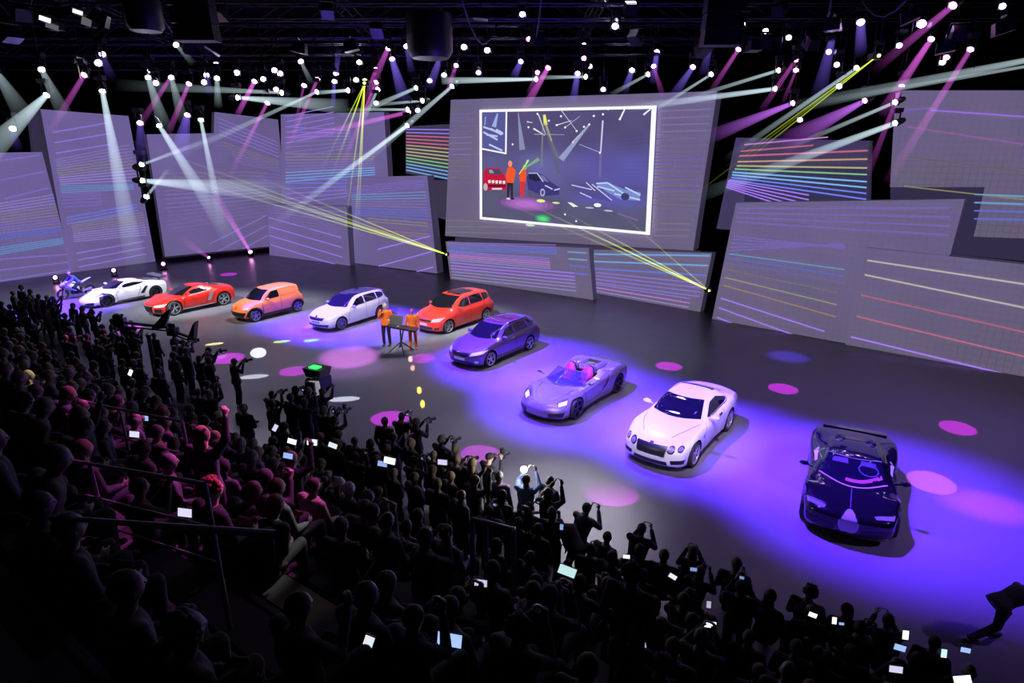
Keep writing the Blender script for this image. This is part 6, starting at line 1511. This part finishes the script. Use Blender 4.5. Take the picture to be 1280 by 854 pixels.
# phones seen in the photograph: pixel, size factor, landscape, colour, brightness, tilt
PH = [((231, 641), 1.25, 1, 'lilac', 1.0, 0, 'sit_shoot'), ((390, 553), 1.2, 1, 'white', 2.0, 0, 'hold_high'), ((365, 552), 1.1, 1, 'white', 1.4, .2, 'sit_shoot'), ((360, 570), 1.0, 1, 'blue', 1.0, .1, 'sit_shoot'), ((416, 557), 1.0, 1, 'white', .9, .3, 'sit_shoot'),
      ((344, 535), .9, 0, 'lilac', .9, .5, 'sit_phone'), ((487, 576), 1.2, 1, 'white', 1.6, .15, 'sit_shoot'), ((478, 580), 1.0, 1, 'blue', .9, .1, 'sit_shoot'), ((553, 578), .9, 1, 'lilac', .9, 0, 'sit_shoot'), ((168, 543), 1.3, 1, 'lilac', 1.0, 0, 'sit_shoot'), ((183, 522), .9, 0, 'blue', 1.1, 0, 'sit_phone'),
      ((163, 466), 1.0, 0, 'white', 1.8, .4, 'sit_phone'), ((460, 805), .9, 0, 'white', .9, .3, 'sit_phone'), ((562, 800), 1.5, 1, 'blue', 1.2, .05, 'sit_shoot'), ((601, 729), 1.0, 1, 'lilac', .8, 0, 'sit_shoot'), ((709, 714), 1.5, 1, 'green', .9, .3, 'sit_shoot'), ((783, 696), .8, 1, 'white', 1.2, 0, 'sit_phone'),
      ((803, 806), 1.1, 1, 'lilac', .6, 0, 'sit_shoot'), ((841, 721), .9, 1, 'lilac', 1.2, .5, 'sit_phone'), ((867, 712), .8, 1, 'blue', .6, 0, 'sit_shoot'), ((888, 781), 1.1, 1, 'white', 1.6, 0, 'sit_shoot'), ((886, 756), .8, 0, 'lilac', .6, 0, 'sit_phone'), ((749, 723), .5, 0, 'white', .9, 0, 'sit_phone'),
      ((1016, 769), .9, 1, 'white', 1.5, .3, 'sit_phone'), ((1043, 776), .8, 0, 'white', 1.5, 0, 'sit_phone'), ((1052, 780), .5, 1, 'blue', .9, 0, 'sit_phone'), ((1132, 794), 1.0, 0, 'white', 1.7, 0, 'sit_shoot'), ((1125, 810), 1.0, 1, 'blue', 1.1, .2, 'sit_shoot'), ((1120, 837), 1.0, 1, 'lilac', .9, 0, 'sit_shoot'),
      ((1180, 817), .9, 0, 'green', 1.1, 0, 'sit_phone'), ((1207, 813), .9, 1, 'blue', 1.1, .1, 'sit_phone'), ((1203, 850), 1.2, 1, 'white', 1.8, -.3, 'sit_shoot'), ((702, 659), .5, 0, 'blue', .7, 0, 'sit_phone')]
where = {0: 'in the left stands', 1: 'in the middle stands', 2: 'in the right stands'}
for i, ((px, py), s, land, col, br, tl, ps) in enumerate(PH):
    hw = POSES[ps]; a = at_hands(Vector((0, 0, 0)), BASE_RZ, ps)
    if px < 740: zc = interp([(466, 13), (550, 8.8), (580, 8), (640, 6.2), (730, 6), (805, 4.9)], py)
    else: zc = interp([(690, 9.0), (780, 7.5), (850, 6.2)], py)
    G, P = on_stand(px, py, a.z, zc)
    B = Vector((P.x - a.x, P.y - a.y, P.z - a.z)); B.z = tierz(tval(B.x, B.y)) if abs(B.z - tierz(tval(B.x, B.y))) < .01 else B.z
    # keep the holder's seat on the tier below the phone
    zt = tierz(tval(B.x, B.y))
    sc = (P.z - zt) / a.z
    sc = max(.88, min(1.12, sc)); B.z = zt
    HERO.append((B.x, B.y))
    nm = 'white' if col == 'white' else {'blue': 'blue', 'lilac': 'lilac', 'green': 'greenish'}[col]
    near = 'near the bottom edge' if py > 790 else ('beside the stage floor' if py < 560 or (px > 740 and py < 760) else 'halfway up')
    zn = 0 if px < 330 else (1 if px < 740 else 2)
    nth = sum(1 for j, q_ in enumerate(PH) if q_[0][0] < px and (0 if q_[0][0] < 330 else (1 if q_[0][0] < 740 else 2)) == zn)
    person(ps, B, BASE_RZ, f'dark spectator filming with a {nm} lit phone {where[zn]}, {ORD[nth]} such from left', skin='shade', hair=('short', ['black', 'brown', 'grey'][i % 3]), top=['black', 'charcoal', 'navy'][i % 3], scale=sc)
    phone(P, BASE_RZ * .3, f'{"landscape" if land else "upright"} phone with glowing {nm} screen {where[zn]}, {ORD[nth]} such from left', s * 1.0, bool(land), tl, col, br)
# general crowd
rnd = random.Random(21)
HP = [('short', 'black'), ('short', 'brown'), ('short', 'grey'), ('fringe', 'grey'), ('long', 'brown'), ('long', 'black'), ('curly', 'black'), ('short', 'blond'), None, ('long', 'blond'), ('short', 'brown')]
TP = ['black', 'black', 'charcoal', 'charcoal', 'navy', 'grey', 'brown', 'black', 'purple']
n = 0; MAXN = 300 - len(HERO)
def taken(x, y, r): return any((x - a) ** 2 + (y - b) ** 2 < r * r for a, b in HERO)
cand = []
rows = [(.1, 0), (.6, 0), (1.1, 0), (1.65, 0), (2.2, 0)] + [(FLAT + STEP_D * (k + .55), 1) for k in range(8)]
for ri, (t, sit) in enumerate(rows):
    a = -36 + (ri % 2) * .4
    while a < 12:
        P = NRM * (T0 - t) + ALN * (a + rnd.uniform(-.12, .12)); z = tierz(t)
        u, v, zc = project((P.x, P.y, z + (1.15 if sit else 1.6)))
        far = zc
        a += (.60 if far < 14 else (.80 if far < 24 else 1.0)) if sit else (.62 if far < 16 else (.75 if far < 24 else .95))
        if zc < 1.5 or not (-12 < u < 1290 and v < 872): continue
        if sit and v > 690 and u < 740 and rnd.random() < .80: continue
        if sit and v > 590 and u < 640 and rnd.random() < .62: continue
        if ri == 0 and u > 540: continue
        if ri == 1 and u > 600 and rnd.random() < .5: continue
        if sit and v > 800 and rnd.random() < .5: continue
        cand.append((zc, P, z, sit, u, v, t))
cand = [c_ for c_ in cand if not taken(c_[1].x, c_[1].y, .45)]
cand.sort(key=lambda c_: c_[0])
keep = cand if len(cand) <= MAXN else [c_ for i, c_ in enumerate(cand) if i < MAXN * .6 or rnd.random() < (MAXN * .4) / (len(cand) - MAXN * .6)]
for (zc, P, z, sit, u, v, t) in keep:
    h = rnd.choice(HP); tp = rnd.choice(TP); fem = bool(h and h[0] == 'long')
    if sit: ps = rnd.choice(['sit', 'sit', 'sit', 'sit_look', 'sit_lean'])
    else: ps = rnd.choice(['stand', 'stand', 'stand_fold', 'shoot', 'shoot', 'hold_high'])
    if not sit and u > 700 : ps = rnd.choice(['sit', 'crouch', 'sit', 'sit_look'])
    rz = BASE_RZ + rnd.uniform(-.35, .35)
    zone_ = 'far left stands' if u < 200 else ('left stands' if u < 480 else ('middle stands' if u < 760 else 'right stands'))
    hd = 'bald' if h is None else f'{h[1]}-haired'
    act = {'sit': 'seated', 'sit_look': 'seated head turned', 'sit_lean': 'seated leaning forward', 'stand': 'standing', 'stand_fold': 'standing arms folded', 'shoot': 'standing hands at face', 'hold_high': 'standing arms raised', 'crouch': 'crouching'}[ps]
    lab = f'{hd} spectator, {tp} clothes, {act}, in dark crowd, {zone_}'
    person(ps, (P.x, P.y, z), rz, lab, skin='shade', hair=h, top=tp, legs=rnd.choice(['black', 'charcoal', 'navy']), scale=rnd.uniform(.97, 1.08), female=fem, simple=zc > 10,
           group=f'{hd} {tp} {act} spectators, {zone_}')
    if ps == 'shoot' and zc < 22:
        camera_obj(at_hands(Vector((P.x, P.y, z)), rz, ps), rz, 'dark camera held to the face by a standing photographer at the front of the crowd')['group'] = 'cameras along the front edge'

# ---- pedestal camera with teleprompter
g = at_z(402, 545)
root = thing('pedestal_camera', 'tall broadcast pedestal camera with white box and green lit hood, beside the broad suited man', 'camera', (g.x, g.y, 0), R(-25))
bm = newbm(); lathe(bm, [(0, 0), (.38, 0), (.38, .12), (.12, .2), (.09, 1.1), (.07, 1.35), (0, 1.35)], None, 16); fin('pedestal', bm, M_BLACK, root)
bm = newbm(); box(bm, (0, .1, 1.62), (.32, .75, .38)); fin('camera_body', bm, M_BLACK, root, smooth=False)
bm = newbm(); box(bm, (.12, -.18, 1.62), (.36, .05, .44), Matrix.Rotation(R(-8), 3, 'Y')); fin('white_panel', bm, mat('panel_white', (.75, .75, .8), .5, emit=(.7, .72, .8), estr=.35), root, smooth=False)
bm = newbm(); box(bm, (0, .1, 2.02), (.52, .4, .26), taper=1.25); fin('prompter_hood', bm, M_BLACK, root, smooth=False)
bm = newbm(); box(bm, (-.03, .06, 2.17), (.30, .22, .04)); fin('tally_screen', bm, glow('tally_green', (.05, 1, .15), 1.6), root, smooth=False)
bm = newbm(); tube(bm, (.0, -.3, 1.45), (.35, -.7, 1.2), .02); tube(bm, (.35, -.7, 1.2), (.45, -.75, 1.22), .03); fin('pan_handle', bm, M_ALU, root)
bm = newbm(); box(bm, (.06, -.1, 1.0), (.16, .1, .5)); fin('cable_pack', bm, mat('pack_grey', (.4, .4, .45), .5), root, smooth=False)
# ---- camera cranes at the left
def crane(px, py, h, label, s, rz):
    g = at_z(px, py, h)
    root = thing('camera_crane', label, 'camera crane', (g.x, g.y, 0), rz)
    bm = newbm(); lathe(bm, [(0, 0), (.3, 0), (.1, .15), (.07, h - .3), (.1, h - .2), (0, h - .1)], None, 12); fin('column', bm, M_BLACK, root)
    bm = newbm(); tube(bm, (-1.3 * s, 0, h + .30), (1.1 * s, 0, h + .05), .06, .05); tube(bm, (-1.3 * s, 0, h + .15), (1.1 * s, 0, h - .08), .03); fin('arm', bm, M_BLACK, root)
    bm = newbm(); box(bm, (-1.35 * s, 0, h + .30), (.35, .25, .30)); tube(bm, (-1.35 * s, 0, h + .3), (-1.15 * s, 0, h + .6), .04); ball(bm, (-1.45 * s, 0, h + .5), (.16, .12, .12)); fin('crane_head', bm, M_BLACK, root)
    bm = newbm(); v = [bm.verts.new(q_) for q_ in ((.2 * s, -.1, h + .0), (1.0 * s, -.1, h + .05), (1.5 * s, -.1, h + .75), (1.15 * s, -.1, h + .62), (.2 * s, .1, h + .0), (1.0 * s, .1, h + .05), (1.5 * s, .1, h + .75), (1.15 * s, .1, h + .62))]
    for f in ((0,1,2,3),(7,6,5,4),(0,4,5,1),(1,5,6,2),(2,6,7,3),(3,7,4,0)): bm.faces.new([v[i] for i in f])
    fin('counterweight_hood', bm, M_BLACK, root, smooth=False)
crane(184, 412, 2.1, 'black camera crane silhouetted before the red sports car', .62, R(8)); crane(233, 425, 1.5, 'smaller black camera arm beside the shoulder camera operator', .38, R(-12))
# flash burst
bm = newbm(); ball(bm, FLP, (.075, .075, .07), None, 14, 10); o = fin('camera_flash', bm, glow('flash_white', (1, 1, .97), 30)); tag(o, 'bright white camera flash above the photographer in pale blue shirt', 'flash')

# ================================================================ LIGHTING OF THE SCENE
w = bpy.data.worlds.new('world'); SC.world = w; w.use_nodes = True
w.node_tree.nodes['Background'].inputs[0].default_value = (.20, .17, .32, 1); w.node_tree.nodes['Background'].inputs[1].default_value = .008
BL = (.10, .022, 1.0)
def carpos(k, dx=1.3, dy=0):
    x, y, a = CARP[k]; a = R(a); return Vector((x + math.cos(a) * dx - math.sin(a) * dy, y + math.sin(a) * dx + math.cos(a) * dy, 0))
H = 12.2
for k, e, r, off in (('lambo', 170e3, 3.6, (-2.2, -1.6)), ('up', 100e3, 3.2, (2.4, -1.6)), ('skoda', 210e3, 4.2, (.2, -.6)), ('seat', 190e3, 4.2, (1.0, -1.0)), ('porsche', 170e3, 4.4, (.2, -.1)), ('bentley', 150e3, 4.0, (.6, 0)), ('bugatti', 150e3, 4.7, (.5, .3))):
    P = carpos(k); lt_ = Vector((-P.y, P.x, 0)).normalized() * 4.2; spot(P + lt_ + Vector((0, 1.0, H)), P + Vector((off[0], off[1], 0)), e, BL, r, 1.0, size=.25)
# key light on each car, from the audience side
for k, e, c_, r in (('lambo', 17e3, (1, .86, 1), 2.6), ('r8', 30e3, (.93, 1, .97), 3.0), ('up', 17e3, (1, .92, .70), 2.5), ('skoda', 17e3, (1, .88, 1), 2.5), ('red', 23e3, (.95, 1, .98), 3.0), ('seat', 7e3, (1, .75, .9), 2.4), ('porsche', 8e3, (1, .80, .95), 2.6), ('bentley', 13e3, (1, .86, .98), 2.6), ('bugatti', 2e3, (.8, .6, 1), 2.4)):
    P = carpos(k); spot(P + (Vector((-3, -9, H)) if k != 'bugatti' else Vector((-7, 1, H))), P + Vector((0, 0, .5)), e, c_, r, .8, size=.2)
# presenters
P = (p1 + p2) / 2; spot(P + Vector((-1.5, -9, 10)), P + Vector((0, 0, 1)), 7e3, (1, .93, .9), 1.5, .6)
# crisp pools on the floor: centre px, width px, height px, colour, power, blend
PK = (.90, .015, 1.0)
POOLS = [((285, 448), 40, 13, PK, 1.0, .12, .25), ((368, 464), 38, 12, PK, .8, .12, .2), ((488, 523), 50, 19, PK, .9, .12, .15), ((600, 567), 50, 22, PK, 1.6, .12, 0), ((763, 617), 72, 31, PK, 3.2, .3, 0), ((836, 458), 33, 11, PK, .95, .1, 0), ((979, 486), 36, 13, PK, .95, .1, 0), ((1197, 535), 41, 17, PK, .9, .15, 0),
         ((1164, 603), 54, 27, (1, .18, .75), 1.5, .15, 0), ((527, 448), 34, 12, PK, .8, .12, .1), ((286, 343), 20, 4, PK, 1.0, .1, 0), ((160, 411), 34, 12, PK, 1.0, .1, 0), ((222, 433), 16, 10, PK, .8, .2, 0), ((436, 446), 84, 32, (1, .20, 1), .85, .6, 0), ((323, 441), 19, 13, (.95, 1, 1), 2.6, .1, 0), ((275, 446), 18, 7, (1, .6, 1), .8, .9, 0),
         ((317, 471), 36, 5.5, (.9, 1, 1), 1.0, .15, .12), ((430, 499), 40, 6.5, (.9, 1, 1), 1.1, .1, .1), ((480, 478), 38, 6.5, (.9, 1, 1), 1.1, .1, -.08),
         ((352, 427), 20, 3.2, (.50, 1, .02), 2.3, .1, 0), ((389, 426), 22, 4, (.28, 1, .01), 2.6, .1, 0), ((429, 425), 24, 4.4, (.28, 1, .01), 2.6, .1, 0), ((268, 430), 22, 3, (1, 1, .35), 1.8, .1, 0), ((395, 426), 110, 1.6, (.4, .8, .7), .35, .5, 0),
         ((513, 449), 5, 8, (1, .75, .35), 3.2, .1, 0), ((516, 460), 5, 7, (1, .5, .3), 3, .1, 0), ((524, 488), 5.5, 9, (1, .85, .08), 3, .1, 0), ((528, 505), 6, 10, (1, .95, .05), 3, .1, 0), ((389, 408), 20, 4, (1, .25, .8), .8, .2, -.3),
         ((985, 446), 60, 18, (.12, .05, 1), .6, 1.0, 0), ((1232, 632), 130, 46, (1, .10, .55), .5, 1.0, -.25), ((440, 462), 120, 30, (.8, .3, 1), .22, 1.0, 0)]
for (px, py), wpx, hpx, c_, pw, bl, rot in POOLS:
    T = at_z(px, py); D = (T - EYE).length
    kx = D * 1.0 / FPX; rx = wpx / 2 * kx * (D / D)
    a = at_z(px - wpx / 2, py); b_ = at_z(px + wpx / 2, py); rx = (b_ - a).length / 2
    c1 = at_z(px, py - hpx / 2); c2 = at_z(px, py + hpx / 2); ry = (c1 - c2).length / 2
    S_ = T + Vector((0, .01, 13.0))
    rm = max(rx, ry); E_ = 13.0 ** 2 * 39.5 / .115 * .55 * pw
    o = spot(S_, T, E_, c_, rm, bl, size=.02, nm='pool_light')
    # elliptical gate; lamp turned about its own axis so the long side lies as the pool does
    if ry > rx: sx, sy = rx / ry, 1.0
    else: sx, sy = 1.0, ry / rx
    az = math.atan2(T.x, T.y)
    o.rotation_euler = (0, 0, -az - rot * 1.6); o.location = T + Vector((0, 0, 13)); o.scale = (sx, sy, 1)
# wide washes, kept on the stage
spot((-12, 36, 14), (-23, 33, 0), 22e3, (.72, .8, .85), 7, 1.0, size=1); spot((-8, 34, 14), (-14, 31, 0), 26e3, (.72, .78, .85), 6.5, 1.0, size=1); spot((0, 30, 14), (-7, 25, 0), 18e3, (.66, .66, .8), 6, 1.0, size=1)
spot((4, 26, 14), (-1.5, 19.5, 0), 16e3, (.7, .66, .85), 5.5, 1.0, size=1); spot((4, 24, 14), (0.5, 15, 0), 14e3, (.72, .68, .85), 4.5, 1.0, size=1); spot((0, 30, 14), (-3, 27.5, 0), 16e3, (.9, 1, .95), 3.5, 1.0, size=1); spot((6, 34, 14), (2, 27, 0), 9e3, (.5, .45, .8), 8, 1.0, size=1)
spot((21, 6, 14), (12, 14, 0), 14e3, (.40, .25, 1.0), 10, 1.0, size=.2)
spot((2, 21, 12), (1.1, 12.6, 0), 10e3, (.95, .95, 1), 2.6, 1.0, size=.3)
# pink light on parts of the audience
def aimlight(px, py, h, e, c_, r, floor=False, off=(5, 9, 7), zc=None):
    if floor: P = at_z(px, py, h)
    else: G, P = on_stand(px, py, h, zc or interp([(380, 24), (470, 12), (550, 8), (600, 6.4), (700, 5)], py))
    spot(P + Vector(off), P, e, c_, r, .6, size=.1)
MG = (1, .10, .75)
aimlight(252, 560, 1.4, 16e3, MG, .55); aimlight(268, 625, 1.1, 9e3, MG, .35); aimlight(170, 588, 1.0, 8e3, MG, .45, off=(3, 8, 7)); aimlight(110, 590, 1.0, 6e3, MG, .3, off=(3, 8, 7)); aimlight(180, 515, 1.0, 9e3, MG, 1.0); aimlight(330, 540, 1.3, 10e3, MG, 1.0)
aimlight(120, 400, 1.6, 9e3, MG, .7, off=(8, 8, 8)); aimlight(50, 505, 1.2, 12e3, MG, .8); aimlight(20, 385, 1.5, 12e3, MG, .9, off=(8, 8, 8)); aimlight(270, 485, 1.5, 12e3, MG, .9); aimlight(390, 580, 1.2, 9e3, MG, .6); aimlight(345, 600, 1.1, 3e3, MG, .3); aimlight(925, 755, 1.2, 7e3, MG, .3); aimlight(40, 468, 1.2, 16e3, (1, .95, .6), .4)
aimlight(960, 745, 1.2, 3e3, (1, .1, .3), .35); aimlight(425, 560, 1.2, 7e3, (1, 1, .9), .35); aimlight(480, 595, 1.15, 1.2e3, (1, .9, .4), .3)
# low spill over the stands
spot((6, 22, 12), (-6, 8, 2), 2e3, (.6, .45, .8), 13, 1.0, size=1); spot((-14, 30, 12), (-14, 18, 1), 4e3, (.6, .55, .75), 10, 1.0, size=1)
# flash
ld = bpy.data.lights.new('flash_light', 'POINT'); ld.energy = 90; ld.shadow_soft_size = .1; o = bpy.data.objects.new('flash_light', ld); COL.objects.link(o); o.location = FLP + Vector((0, .25, .05))
